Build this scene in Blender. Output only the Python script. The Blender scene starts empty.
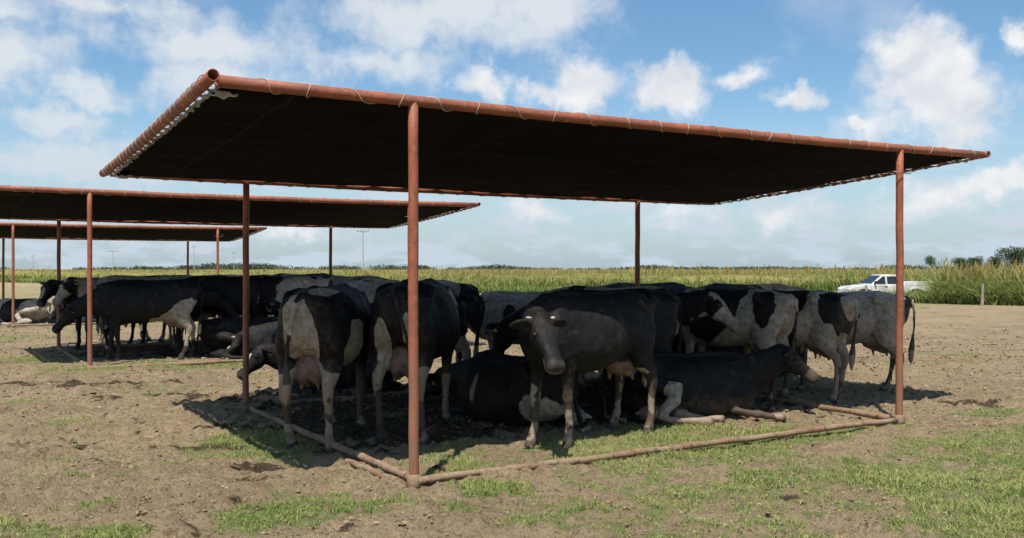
import bpy, bmesh, math, random
import numpy as np
from mathutils import Vector, Matrix
R = math.radians
sc = bpy.context.scene
C = sc.collection
random.seed(7); RNG = np.random.RandomState(7)

# ---------------------------------------------------------------- helpers
def tag(o, label=None, cat=None, group=None, kind=None):
    if label: o['label'] = label
    if cat: o['category'] = cat
    if group: o['group'] = group
    if kind: o['kind'] = kind
    return o

def empty(name, loc=(0, 0, 0), rz=0.0, label=None, cat=None, group=None):
    o = bpy.data.objects.new(name, None); C.objects.link(o)
    o.location = loc; o.rotation_euler = (0, 0, rz); o.empty_display_size = .2
    return tag(o, label, cat, group)

def mesh_obj(name, me, mat=None, parent=None):
    o = bpy.data.objects.new(name, me); C.objects.link(o)
    if mat is not None:
        me.materials.clear(); me.materials.append(mat)
    if parent is not None: o.parent = parent
    return o

def bm_obj(name, bm, mat, parent=None, smooth=False):
    me = bpy.data.meshes.new(name)
    bmesh.ops.recalc_face_normals(bm, faces=bm.faces[:])
    bm.to_mesh(me); bm.free()
    if smooth:
        me.polygons.foreach_set('use_smooth', [True] * len(me.polygons))
    return mesh_obj(name, me, mat, parent)

def copy_tree(o, parent=None):
    c = o.copy(); C.objects.link(c); c.parent = parent
    for ch in [x for x in bpy.data.objects if x.parent == o]:
        copy_tree(ch, c)
    return c

def fast_mesh(name, V, F, mat, smooth=False, attrs=None, parent=None):
    """V (n,3), F (m,k) arrays"""
    V = np.asarray(V, np.float32); F = np.asarray(F, np.int32)
    me = bpy.data.meshes.new(name)
    k = F.shape[1]
    me.vertices.add(len(V)); me.vertices.foreach_set('co', V.ravel())
    me.loops.add(F.size); me.loops.foreach_set('vertex_index', F.ravel())
    me.polygons.add(len(F))
    me.polygons.foreach_set('loop_start', np.arange(0, F.size, k, dtype=np.int32))
    me.polygons.foreach_set('use_smooth', np.full(len(F), smooth))
    me.update(calc_edges=True)
    if attrs:
        for an, arr in attrs.items():
            arr = np.asarray(arr, np.float32)
            if arr.ndim == 2:
                a = me.color_attributes.new(an, 'FLOAT_COLOR', 'POINT'); a.data.foreach_set('color', arr.ravel())
            else:
                a = me.attributes.new(an, 'FLOAT', 'POINT'); a.data.foreach_set('value', arr)
    return mesh_obj(name, me, mat, parent)

# vectorised value noise
def _hash(i, j, k, s):
    n = (i.astype(np.int64) * 73856093) ^ (j.astype(np.int64) * 19349663) ^ (k.astype(np.int64) * 83492791) ^ (s * 2654435761)
    n = (n ^ (n >> 13)) * 1274126177
    n = (n ^ (n >> 16)) & 0xffffff
    return n / float(0xffffff)
def vnoise(P, s=0):
    P = np.asarray(P, float); I = np.floor(P).astype(np.int64); f = P - I
    f = f * f * f * (f * (f * 6 - 15) + 10)
    out = 0
    for dx in (0, 1):
        wx = f[:, 0] if dx else 1 - f[:, 0]
        for dy in (0, 1):
            wy = f[:, 1] if dy else 1 - f[:, 1]
            for dz in (0, 1):
                wz = f[:, 2] if dz else 1 - f[:, 2]
                out = out + wx * wy * wz * _hash(I[:, 0] + dx, I[:, 1] + dy, I[:, 2] + dz, s)
    return out * 2 - 1
def fbm(P, s=0, o=4, g=.5):
    a = 1.0; t = 0; r = 0; P = np.asarray(P, float)
    for k in range(o):
        r = r + a * vnoise(P * (2.03 ** k) + 17.3 * k, s + k); t += a; a *= g
    return r / t
def P3(x, y, z=0):
    x = np.asarray(x, float); return np.stack([x, np.asarray(y, float) + 0 * x, z + 0 * x], 1)

# ---------------------------------------------------------------- node helpers
class NT:
    def __init__(s, tree): s.t = tree; s.n = tree.nodes; s.l = tree.links
    def node(s, typ, **kw):
        n = s.n.new(typ)
        for k, v in kw.items():
            if k.startswith('i_'):
                key = k[2:]
                key = int(key) if key.isdigit() else key
                s.put(n.inputs[key], v)
            else: setattr(n, k, v)
        return n
    def put(s, sock, v):
        if isinstance(v, bpy.types.NodeSocket): s.l.new(v, sock)
        elif isinstance(v, (tuple, list)) and len(v) == 3 and sock.type == 'RGBA': sock.default_value = (*v, 1)
        else: sock.default_value = v
    def math(s, op, a, b=None, c=None, clamp=False):
        n = s.n.new('ShaderNodeMath'); n.operation = op; n.use_clamp = clamp
        s.put(n.inputs[0], a)
        if b is not None: s.put(n.inputs[1], b)
        if c is not None: s.put(n.inputs[2], c)
        return n.outputs[0]
    def vmath(s, op, a, b=None):
        n = s.n.new('ShaderNodeVectorMath'); n.operation = op
        s.put(n.inputs[0], a)
        if b is not None: s.put(n.inputs[1], b)
        return n.outputs['Value'] if op in ('LENGTH', 'DOT_PRODUCT', 'DISTANCE') else n.outputs[0]
    def mix(s, f, a, b, mode='MIX'):
        n = s.n.new('ShaderNodeMix'); n.data_type = 'RGBA'; n.blend_type = mode
        s.put(n.inputs['Factor'], f); s.put(n.inputs[6], a); s.put(n.inputs[7], b)
        return n.outputs[2]
    def noise(s, vec, scale, detail=4, rough=.55, dist=0.0, out=0):
        n = s.n.new('ShaderNodeTexNoise'); n.inputs['Scale'].default_value = scale
        n.inputs['Detail'].default_value = detail; n.inputs['Roughness'].default_value = rough
        n.inputs['Distortion'].default_value = dist
        if vec is not None: s.l.new(vec, n.inputs['Vector'])
        return n.outputs[out]
    def ramp(s, f, lo, hi, a=0.0, b=1.0, smooth=True):
        n = s.n.new('ShaderNodeMapRange'); n.interpolation_type = 'SMOOTHSTEP' if smooth else 'LINEAR'
        s.put(n.inputs[0], f)
        for i, v in zip((1, 2, 3, 4), (lo, hi, a, b)): n.inputs[i].default_value = v
        return n.outputs[0]
    def bump(s, h, strength=.5, dist=.02):
        n = s.n.new('ShaderNodeBump'); n.inputs['Strength'].default_value = strength
        n.inputs['Distance'].default_value = dist; s.l.new(h, n.inputs['Height'])
        return n.outputs[0]

def material(name):
    m = bpy.data.materials.new(name); m.use_nodes = True
    t = NT(m.node_tree); t.n.clear()
    out = t.n.new('ShaderNodeOutputMaterial'); b = t.n.new('ShaderNodeBsdfPrincipled')
    t.l.new(b.outputs[0], out.inputs[0])
    t.b = b; t.m = m
    t.obj = t.n.new('ShaderNodeTexCoord').outputs['Object']
    return t
def simple(name, col, rough=.6, var=.25, scale=8, metal=0.0, bump=0.0, spec=.5, col2=None, obj_space=True):
    t = material(name)
    n = t.noise(t.obj, scale, 5, .6)
    c2 = col2 if col2 else tuple(c * (1 - var) for c in col)
    f = t.ramp(n, .35, .65)
    t.put(t.b.inputs['Base Color'], t.mix(f, col, c2))
    t.b.inputs['Roughness'].default_value = rough; t.b.inputs['Metallic'].default_value = metal
    t.b.inputs['Specular IOR Level'].default_value = spec
    if bump: t.put(t.b.inputs['Normal'], t.bump(t.noise(t.obj, scale * 5, 4), bump, .01))
    return t.m
# ---------------------------------------------------------------- camera, sun, sky
cam = bpy.data.cameras.new('camera'); co = bpy.data.objects.new('camera', cam); C.objects.link(co)
co.location = (0, 0, 1.6); co.rotation_euler = (R(90), 0, 0)
cam.sensor_width = 36; cam.lens = 954 / 1024 * 36; cam.clip_end = 9000; cam.clip_start = .05
sc.camera = co
L = Vector((.30, 1.45, -2.85)).normalized()
sd = bpy.data.lights.new('sun', 'SUN'); so = bpy.data.objects.new('sun', sd); C.objects.link(so)
sd.energy = SUN_E if 'SUN_E' in globals() else 4.7
sd.angle = R(.5); sd.color = (1, .95, .86)
so.rotation_euler = L.to_track_quat('-Z', 'Y').to_euler(); so.location = (-5, -20, 40)
elev = math.asin(-L.z); azim = math.atan2(-L.x, -L.y)

w = bpy.data.worlds.new('World'); sc.world = w; w.use_nodes = True
t = NT(w.node_tree); t.n.clear()
wo = t.n.new('ShaderNodeOutputWorld'); bg = t.n.new('ShaderNodeBackground'); t.l.new(bg.outputs[0], wo.inputs[0])
sky = t.n.new('ShaderNodeTexSky'); sky.sky_type = 'NISHITA'; sky.sun_disc = False
sky.sun_elevation = elev; sky.sun_rotation = azim % (2 * math.pi)
sky.air_density = 1.0; sky.dust_density = 1.2; sky.ozone_density = 2.0; sky.altitude = 100
SKY = .058
bg.inputs['Strength'].default_value = SKY
d = t.n.new('ShaderNodeTexCoord').outputs['Generated']
sx = t.n.new('ShaderNodeSeparateXYZ'); t.l.new(d, sx.inputs[0])
X, Y, Z = sx.outputs
az = t.math('ARCTAN2', X, Y); el = t.math('ARCSINE', Z)
cb = t.n.new('ShaderNodeCombineXYZ'); t.put(cb.inputs[0], az); t.put(cb.inputs[1], el)
p = cb.outputs[0]
# ragged edges: push the lookup about with two noises
n1 = t.noise(p, 9, 6, .6, out=1); n2 = t.noise(p, 34, 6, .62, out=1)
off = t.vmath('ADD', t.vmath('SCALE', t.vmath('SUBTRACT', n1, (.5, .5, .5))), t.vmath('SCALE', t.vmath('SUBTRACT', n2, (.5, .5, .5))))
for nd in t.n:
    if nd.type == 'VECT_MATH' and nd.operation == 'SCALE': nd.inputs['Scale'].default_value = .0
sc_nodes = [nd for nd in t.n if nd.type == 'VECT_MATH' and nd.operation == 'SCALE']
sc_nodes[0].inputs['Scale'].default_value = .085; sc_nodes[1].inputs['Scale'].default_value = .032
q = t.vmath('ADD', p, off)
def A(px, py):
    a = math.atan((px - 512) / 954); return a, (269 - py) / 954 * math.cos(a)
def blobs(lst):
    acc = None
    for (px, py, rx, ry, wgt) in lst:
        a, e = A(px, py)
        v = t.vmath('MULTIPLY', t.vmath('SUBTRACT', q, (a, e, 0)), (954 / rx, 954 / ry, 0))
        s = t.math('MULTIPLY', t.math('SUBTRACT', 1.25, t.vmath('LENGTH', v)), wgt)
        acc = s if acc is None else t.math('SMOOTH_MAX', acc, s, .15)
    return acc
cumulus = blobs([(925, 66, 46, 36, 1.2), (948, 98, 48, 36, 1.1), (905, 100, 48, 28, .8), (965, 135, 38, 24, .7), (900, 130, 50, 18, .5),
    (668, 86, 50, 24, 1.1), (640, 100, 30, 16, .9), (580, 84, 36, 24, .9), (552, 95, 30, 14, .8), (484, 82, 30, 15, .8),
    (748, 78, 26, 13, .7), (793, 101, 20, 11, .75), (860, 130, 14, 9, .9), (535, 207, 36, 12, .65), (775, 205, 40, 14, .6),
    (1012, 190, 30, 14, .9), (930, 200, 48, 13, .6), (690, 214, 50, 10, .4), (300, 236, 28, 9, .5), (1020, 20, 12, 16, .8)])
wisp = blobs([(440, 18, 150, 44, .9), (540, 12, 70, 34, .8), (360, 62, 110, 26, .75), (215, 45, 100, 28, .8), (225, 85, 95, 30, .65),
    (80, 92, 55, 20, .9), (60, 122, 50, 20, .9), (60, 160, 100, 24, 1.0), (12, 60, 50, 40, .8), (10, 12, 60, 18, .5), (120, 8, 120, 14, .5),
    (150, 150, 80, 30, .55), (20, 195, 120, 20, .5), (1000, 240, 90, 12, .4), (560, 245, 200, 12, .35), (310, 150, 60, 30, .3)])
fine = t.noise(p, 20, 8, .62)
fine2 = t.noise(p, 6, 6, .6)
cm = t.ramp(t.math('ADD', cumulus, t.math('MULTIPLY', t.math('SUBTRACT', fine, .5), 1.7)), -.14, .78)
wm = t.ramp(t.math('ADD', wisp, t.math('MULTIPLY', t.math('SUBTRACT', t.math('ADD', fine, fine2), 1.0), 1.6)), -.1, .85)
wm = t.math('MULTIPLY', wm, .9)
# scattered thin cloud everywhere else, and low white air
every = t.math('MULTIPLY', t.ramp(fine2, .47, .72), .32)
low = t.ramp(el, .20, .0, 0, .55)
lowb = t.math('MULTIPLY', t.ramp(el, .16, .03), t.ramp(t.noise(t.vmath('MULTIPLY', p, (1, 3.2, 1)), 11, 6, .6), .46, .62, 0, .7))
thin = t.math('MAXIMUM', every, low)
thin = t.math('ADD', thin, lowb, clamp=True)
thin = t.math('MAXIMUM', thin, wm)
# relief of the cumulus: the same noise sampled a little higher, towards the sun
up = t.vmath('ADD', p, (-.004, .014, 0))
rel = t.math('SUBTRACT', t.noise(p, 26, 6, .55), t.noise(up, 26, 6, .55))
rel2 = t.math('SUBTRACT', t.noise(p, 9, 3, .5), t.noise(t.vmath('ADD', p, (-.012, .035, 0)), 9, 3, .5))
br = t.math('ADD', t.math('MULTIPLY', rel, 1.7), t.math('MULTIPLY', rel2, 1.4))
br = t.math('ADD', br, .62, clamp=True)
ccol = t.mix(br, (7.6, 8.2, 9.1), (11.0, 11.2, 11.4))
tcol = t.mix(t.ramp(el, 0, .2), (7.0, 8.1, 9.3), (9.4, 9.9, 10.4))
base = t.mix(1.0, sky.outputs[0], (1.22, 1.56, 1.70), 'MULTIPLY')
c1 = t.mix(thin, base, tcol)
c2 = t.mix(cm, c1, ccol)
t.l.new(c2, bg.inputs['Color'])
sc.view_settings.view_transform = 'Standard'; sc.view_settings.look = 'None'
sc.view_settings.gamma = 1; sc.view_settings.exposure = .5; sc.view_settings.use_curve_mapping = False
sc.cycles.max_bounces = 6
# ---------------------------------------------------------------- ground
U = np.array([.856, .519]); V_ = np.array([-.518, .856])        # along the shelter front, and back from it
def field_side(x, y):
    """>0 beyond the edge of the tall crop"""
    nx, ny = .66, .75
    return (x - 21.5) * nx + (y - 42.5) * ny
def grass_mask(x, y):
    x = np.asarray(x, float); y = np.asarray(y, float)
    def g(cx, cy, rx, ry, a=0.0):
        ca, sa = math.cos(a), math.sin(a)
        dx = (x - cx) * ca + (y - cy) * sa; dy = -(x - cx) * sa + (y - cy) * ca
        return np.exp(-((dx / rx) ** 2 + (dy / ry) ** 2) ** 1.3)
    m = 0
    for a in [(-1.35, 6.35, .85, .33, .12), (-.1, 6.9, .5, .3, 0), (2.9, 7.1, 2.6, 1.3, .35), (1.5, 8.05, 1.3, .4, .5), (4.8, 7.6, 2.8, 1.5, .4), (3.9, 6.3, 1.5, .7, .2), (4.6, 9.1, 1.6, .5, .4), (6.6, 9.2, 1.6, .9, .5),
              (1.2, 8.9, 2.3, .8, .5), (2.4, 8.9, 1.5, .5, .5), (.15, 7.8, .9, .35, .5), (3.2, 9.5, 1.2, .28, .5), (-2.55, 5.8, .5, .18, 0), (-2.85, 6.6, .25, .12, 0), (3.4, 6.0, 1.6, .5, .1),
              (-2.4, 8.6, .5, .9, .5), (5.3, 10.6, .7, .35, .5), (-8.5, 16.5, 1.2, .6, .3), (-16, 22, 5, 2.5, 0), (-20, 38, 14, 6, 0), (-5.2, 15.8, 2.5, .7, .5),(-13,30,6,3,0)]:
        m = np.maximum(m, g(*a))
    n = fbm(P3(x * 1.3, y * 1.3), 5, 4); n2 = fbm(P3(x * 5, y * 5), 9, 4, .7)
    far = np.clip((y - 24) / 30, 0, .3 + .35 * (x < 0))
    v = m * 1.3 + far + n * 1.0 + n2 * 1.15 - .2
    return np.clip(v * 1.05, 0, 1)
def dung_shade_mask(x, y):  # dung patches plus the shade painted under the shelters
    m = 0
    for (cx, cy, rx, ry) in [(-2.75, 8.6, .6, .22), (-1.95, 7.75, .45, .13), (-2.25, 7.35, .35, .12), (-2.6, 9.6, .9, .25), (1.65, 6.75, .45, .22), (-.35,7.6,.3,.12),(2.6,7.5,.3,.1),
                             (-6.2, 13.2, 1.6, .3), (-3.9, 12.0, 1.2, .4), (5.6, 11.4, .9, .3)]:
        m = np.maximum(m, np.exp(-(((x - cx) / rx) ** 2 + ((y - cy) / ry) ** 2)))
    n = fbm(P3(np.asarray(x) * 3.6, np.asarray(y) * 3.6), 31, 5, .65)
    x = np.asarray(x, float); y = np.asarray(y, float)
    painted_shade = 0
    for ox, oy in ((-.723, 7.03), (-6.68, 15.1), (-13.75, 26.3)):      # herd's dung, plus deep shade under each net painted into the ground colour
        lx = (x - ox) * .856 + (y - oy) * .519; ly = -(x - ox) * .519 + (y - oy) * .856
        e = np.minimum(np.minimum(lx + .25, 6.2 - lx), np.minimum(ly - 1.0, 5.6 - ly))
        painted_shade = np.maximum(painted_shade, np.clip(e / .9 + .1, 0, 1))
    return np.clip((m * .8 + n * 1.5 - .5 + painted_shade * 1.15) * 2.0, 0, 1)
def ground_z(x, y):
    x = np.asarray(x, float); y = np.asarray(y, float)
    near = np.clip(1 - (np.hypot(x, y - 9) - 9) / 45, 0, 1)
    z = fbm(P3(x * .45, y * .45), 1, 3) * .05 * near
    f = fbm(P3(x * 4.2, y * 4.2), 2, 5, .62)
    f2 = np.abs(fbm(P3(x * 9, y * 9), 3, 3))
    gm = grass_mask(x, y)
    z = z + near * (f * .042 - f2 * .050 + .02 + fbm(P3(x * 12, y * 12), 8, 3, .75) * .034) * (1 - .5 * gm)
    dm = dung_shade_mask(x, y)
    z = z + near * dm * (.004 + .04 * vnoise(P3(x * 9, y * 9), 77))
    # gentle dip of the track behind the paddock
    s = field_side(x, y)
    z = z - .38 * np.exp(-((s - 13) / 7) ** 2)
    return z
def axis(lo, hi, st, far_lo, far_hi, g=1.09):
    a = list(np.arange(lo, hi, st)); s = st
    while a[-1] < far_hi: s *= g; a.append(a[-1] + s)
    s = st; b = []; v = lo
    while v > far_lo: s *= g * 1.02; v -= s; b.append(v)
    return np.array(b[::-1] + a)
gx = axis(-5.5, 6.5, .032, -4000, 4000, 1.055); gy = axis(5.2, 12.5, .032, -600, 6000, 1.03)
GX, GY = np.meshgrid(gx, gy)
fx, fy = GX.ravel(), GY.ravel()
gz = ground_z(fx, fy)
nx_, ny_ = len(gx), len(gy)
def hoof_pits():
    Zg = gz.reshape(ny_, nx_)
    for _ in range(5200):
        y = 5.3 + random.random() ** 1.2 * 12; x = random.uniform(-1, 1) * (y * .6 + .6)
        if random.random() < .75 * float(grass_mask([x], [y])[0]): continue
        a = random.uniform(.035, .06); b = a * random.uniform(1.1, 1.6); th = random.uniform(0, 3.14); dp = random.uniform(.012, .034)
        i0, i1 = np.searchsorted(gx, [x - .2, x + .2]); j0, j1 = np.searchsorted(gy, [y - .2, y + .2])
        if i1 <= i0 or j1 <= j0: continue
        dx = (gx[i0:i1] - x)[None, :]; dy = (gy[j0:j1] - y)[:, None]; c_, s_ = math.cos(th), math.sin(th)
        r2 = ((dx * c_ + dy * s_) / a) ** 2 + ((dy * c_ - dx * s_) / b) ** 2
        Zg[j0:j1, i0:i1] += dp * (-np.exp(-r2) + .55 * np.exp(-(np.sqrt(r2) - 1.6) ** 2 * 4))
    return Zg.ravel()
gz = hoof_pits()
ii = np.arange(ny_ - 1)[:, None] * nx_ + np.arange(nx_ - 1)[None, :]
F = np.stack([ii, ii + 1, ii + 1 + nx_, ii + nx_], -1).reshape(-1, 4)
t = material('trampled_earth')
ga = t.node('ShaderNodeAttribute', attribute_name='grass').outputs['Fac']
da = t.node('ShaderNodeAttribute', attribute_name='dung').outputs['Fac']  # dung patches and painted shelter shade share this attribute
fa = t.node('ShaderNodeAttribute', attribute_name='field').outputs['Fac']
n_a = t.noise(t.obj, .7, 6, .6); n_b = t.noise(t.obj, 5, 7, .65); n_c = t.noise(t.obj, 34, 6, .7); n_d = t.noise(t.obj, 130, 4, .7)
earth = t.mix(t.ramp(n_b, .35, .68), (.395, .292, .18), (.27, .193, .118))
earth = t.mix(t.ramp(n_a, .40, .62, 0, .55), earth, (.46, .35, .215))
earth = t.mix(t.ramp(n_c, .34, .50, .7, 0), earth, (.085, .058, .036))  # dark specks: small shadows of clods and pocks painted into the earth
earth = t.mix(t.ramp(n_c, .55, .72, 0, .6), earth, (.42, .325, .205))
earth = t.mix(t.ramp(n_d, .58, .75, 0, .45), earth, (.43, .34, .21))
straw = t.mix(t.ramp(n_c, .4, .62), (.26, .23, .10), (.40, .33, .17))
green = t.mix(t.ramp(n_b, .4, .62), (.15, .205, .06), straw)
n_e = t.noise(t.obj, 15, 5, .75)
earth = t.mix(t.ramp(n_e, .34, .43, .6, 0), earth, (.12, .084, .052))  # coarser pocks, their shadow painted in as dark colour
earth = t.mix(t.ramp(n_e, .56, .68, 0, .5), earth, (.47, .365, .235))
gf = t.ramp(t.math('ADD', ga, t.math('MULTIPLY', t.math('SUBTRACT', n_c, .5), 1.0)), .2, .8, 0, .85)
c = t.mix(gf, earth, green)
dung_shade_col = t.mix(t.ramp(n_c, .4, .6), (.035, .024, .016), (.085, .056, .036))  # dark tone for dung and for the painted shelter shade
c = t.mix(t.ramp(t.math('ADD', da, t.math('MULTIPLY', t.math('SUBTRACT', n_c, .5), .9)), .25, .75, 0, .9), c, dung_shade_col)
fieldc = t.mix(t.ramp(t.noise(t.obj, .05, 5), .4, .6), (.13, .16, .045), (.26, .22, .085))
c = t.mix(fa, c, fieldc)
t.put(t.b.inputs['Base Color'], c); t.b.inputs['Roughness'].default_value = .95; t.b.inputs['Specular IOR Level'].default_value = .15
hh = t.math('ADD', t.math('MULTIPLY', n_c, 1.0), t.math('MULTIPLY', n_d, .5))
t.put(t.b.inputs['Normal'], t.bump(t.math('ADD', hh, t.math('MULTIPLY', n_e, 1.3)), 1.0, .045))
fld = np.clip(field_side(fx, fy) / 3 + .5, 0, 1)
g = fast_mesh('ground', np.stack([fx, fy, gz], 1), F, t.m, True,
              {'grass': grass_mask(fx, fy), 'dung': dung_shade_mask(fx, fy) * (fy < 60), 'field': fld})
tag(g, kind='structure')
gz_at = lambda x, y: float(ground_z(np.array([x]), np.array([y]))[0])

# clods of dry mud
def scatter_clods():
    ico = bmesh.new(); bmesh.ops.create_icosphere(ico, subdivisions=1, radius=1)
    bv = np.array([v.co[:] for v in ico.verts]); bf = np.array([[v.index for v in f.verts] for f in ico.faces]); ico.free()
    n = 110000
    y = 5.0 + RNG.rand(n) ** 1.6 * 22; x = (RNG.rand(n) * 2 - 1) * (y * .62 + .6)
    dens = fbm(P3(x * .9, y * .9), 55, 4)
    keep = (RNG.rand(n) < np.clip(.45 + dens * 1.3 + dung_shade_mask(x, y), .08, 1) * (1 - .75 * grass_mask(x, y)))
    x, y = x[keep], y[keep]; n = len(x)
    s = .0045 + .012 * RNG.rand(n) ** 3.5 ; s *= np.clip(y / 9, 1, 1.6)
    ph = RNG.rand(n) * 6.28
    V = np.repeat(bv[None], n, 0) * (1 + .38 * (RNG.rand(n, len(bv), 1) - .5) * 2)
    V = V * s[:, None, None] * np.stack([1 + .7 * RNG.rand(n), 1 + .3 * RNG.rand(n), .55 + .35 * RNG.rand(n)], 1)[:, None, :]
    ca, sa = np.cos(ph)[:, None], np.sin(ph)[:, None]
    X_ = V[..., 0] * ca - V[..., 1] * sa + x[:, None]; Y_ = V[..., 0] * sa + V[..., 1] * ca + y[:, None]
    Z_ = V[..., 2] + (ground_z(x, y) + s * .25)[:, None]
    F = (bf[None] + (np.arange(n) * len(bv))[:, None, None]).reshape(-1, 3)
    t = material('dry_clod')
    a = t.node('ShaderNodeAttribute', attribute_name='tone').outputs['Fac']
    c = t.mix(a, (.14, .10, .062), (.345, .262, .165))
    c = t.mix(t.ramp(t.noise(t.obj, 60, 3), .4, .6, 0, .4), c, (.16, .11, .07))
    t.put(t.b.inputs['Base Color'], c); t.b.inputs['Roughness'].default_value = .95; t.b.inputs['Specular IOR Level'].default_value = .1
    tone = np.clip(RNG.rand(n) * .95 - .7 * dung_shade_mask(x, y), 0, 1)  # clods darkened too on dung and where shelter shade is painted
    o = fast_mesh('mud_clods', np.stack([X_, Y_, Z_], -1).reshape(-1, 3), F, t.m, False, {'tone': np.repeat(tone, len(bv))})
    tag(o, 'small dry lumps of earth and dung strewn over the bare trampled ground', 'mud clods', kind='stuff')
scatter_clods()

# blades: each a bent, tapering strip (two quads)
def blades(name, x, y, z, h, w, lean, col, mat, label, cat):
    n = len(x); ph = RNG.rand(n) * 6.283; tw = RNG.rand(n) * 6.283
    dx, dy = np.cos(ph), np.sin(ph); sx_, sy_ = np.cos(tw), np.sin(tw)
    V = np.zeros((n, 6, 3))
    for k, (tt, ww) in enumerate(((0, 1.0), (.55, .8), (1, .12))):
        b = lean * tt * tt
        cx = x + dx * b * h; cy = y + dy * b * h; cz = z + h * (tt - .35 * lean * tt * tt)
        V[:, 2 * k] = np.stack([cx - sx_ * w * ww, cy - sy_ * w * ww, cz], 1)
        V[:, 2 * k + 1] = np.stack([cx + sx_ * w * ww, cy + sy_ * w * ww, cz], 1)
    b = (np.arange(n) * 6)[:, None]
    F = np.concatenate([b + np.array([[0, 1, 3, 2]]), b + np.array([[2, 3, 5, 4]])], 0)
    cc = np.concatenate([np.repeat(col, 6, 0).reshape(-1, 3), np.ones((n * 6, 1))], 1)
    o = fast_mesh(name, V.reshape(-1, 3), F, mat, False, {'tint': cc})
    return tag(o, label, cat, kind='stuff')
def blade_mat(name, rough=.6, trans=.35):
    m = bpy.data.materials.new(name); m.use_nodes = True; t = NT(m.node_tree); t.n.clear()
    out = t.n.new('ShaderNodeOutputMaterial'); a = t.node('ShaderNodeAttribute', attribute_name='tint').outputs['Color']
    d_ = t.n.new('ShaderNodeBsdfDiffuse'); tr = t.n.new('ShaderNodeBsdfTranslucent'); mx = t.n.new('ShaderNodeMixShader')
    t.l.new(a, d_.inputs[0]); t.l.new(a, tr.inputs[0]); mx.inputs[0].default_value = trans
    t.l.new(d_.outputs[0], mx.inputs[1]); t.l.new(tr.outputs[0], mx.inputs[2]); t.l.new(mx.outputs[0], out.inputs[0])
    return m
BM = blade_mat('grass_blade')
def lerpcol(a, b, f): return np.array(a)[None] * (1 - f[:, None]) + np.array(b)[None] * f[:, None]
n = 460000
y = 5.0 + RNG.rand(n) ** 1.35 * 13; x = (RNG.rand(n) * 2 - 1) * (y * .62 + .5)
gm = grass_mask(x, y)
keep = RNG.rand(n) < gm ** 1.2 * .9 + .012
x, y, gm = x[keep], y[keep], gm[keep]; n = len(x)
f = np.clip(RNG.rand(n) * .8 + .16 + .45 * fbm(P3(x * 1.5, y * 1.5), 71, 3) + .12 + .25 * np.exp(-((x - 1.2) ** 2 / 5 + (y - 8.6) ** 2 / .8)) - .35 * np.exp(-((x + 1.2) ** 2 + (y - 6.3) ** 2) / .6), 0, 1)
col = lerpcol((.135, .225, .05), (.38, .38, .15), f)
tall = 1 + 1.2 * np.clip(fbm(P3(x * 2.2, y * 2.2), 41, 3) * 2, 0, 1)
blades('short_grass', x, y, ground_z(x, y) - .004, (.014 + .024 * RNG.rand(n)) * (.45 + .7 * gm) * tall, .0028 + .002 * RNG.rand(n), .3 + .8 * RNG.rand(n), col, BM,
       'short patchy grass growing through the trampled earth in front of the nearest shelter', 'grass')
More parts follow.
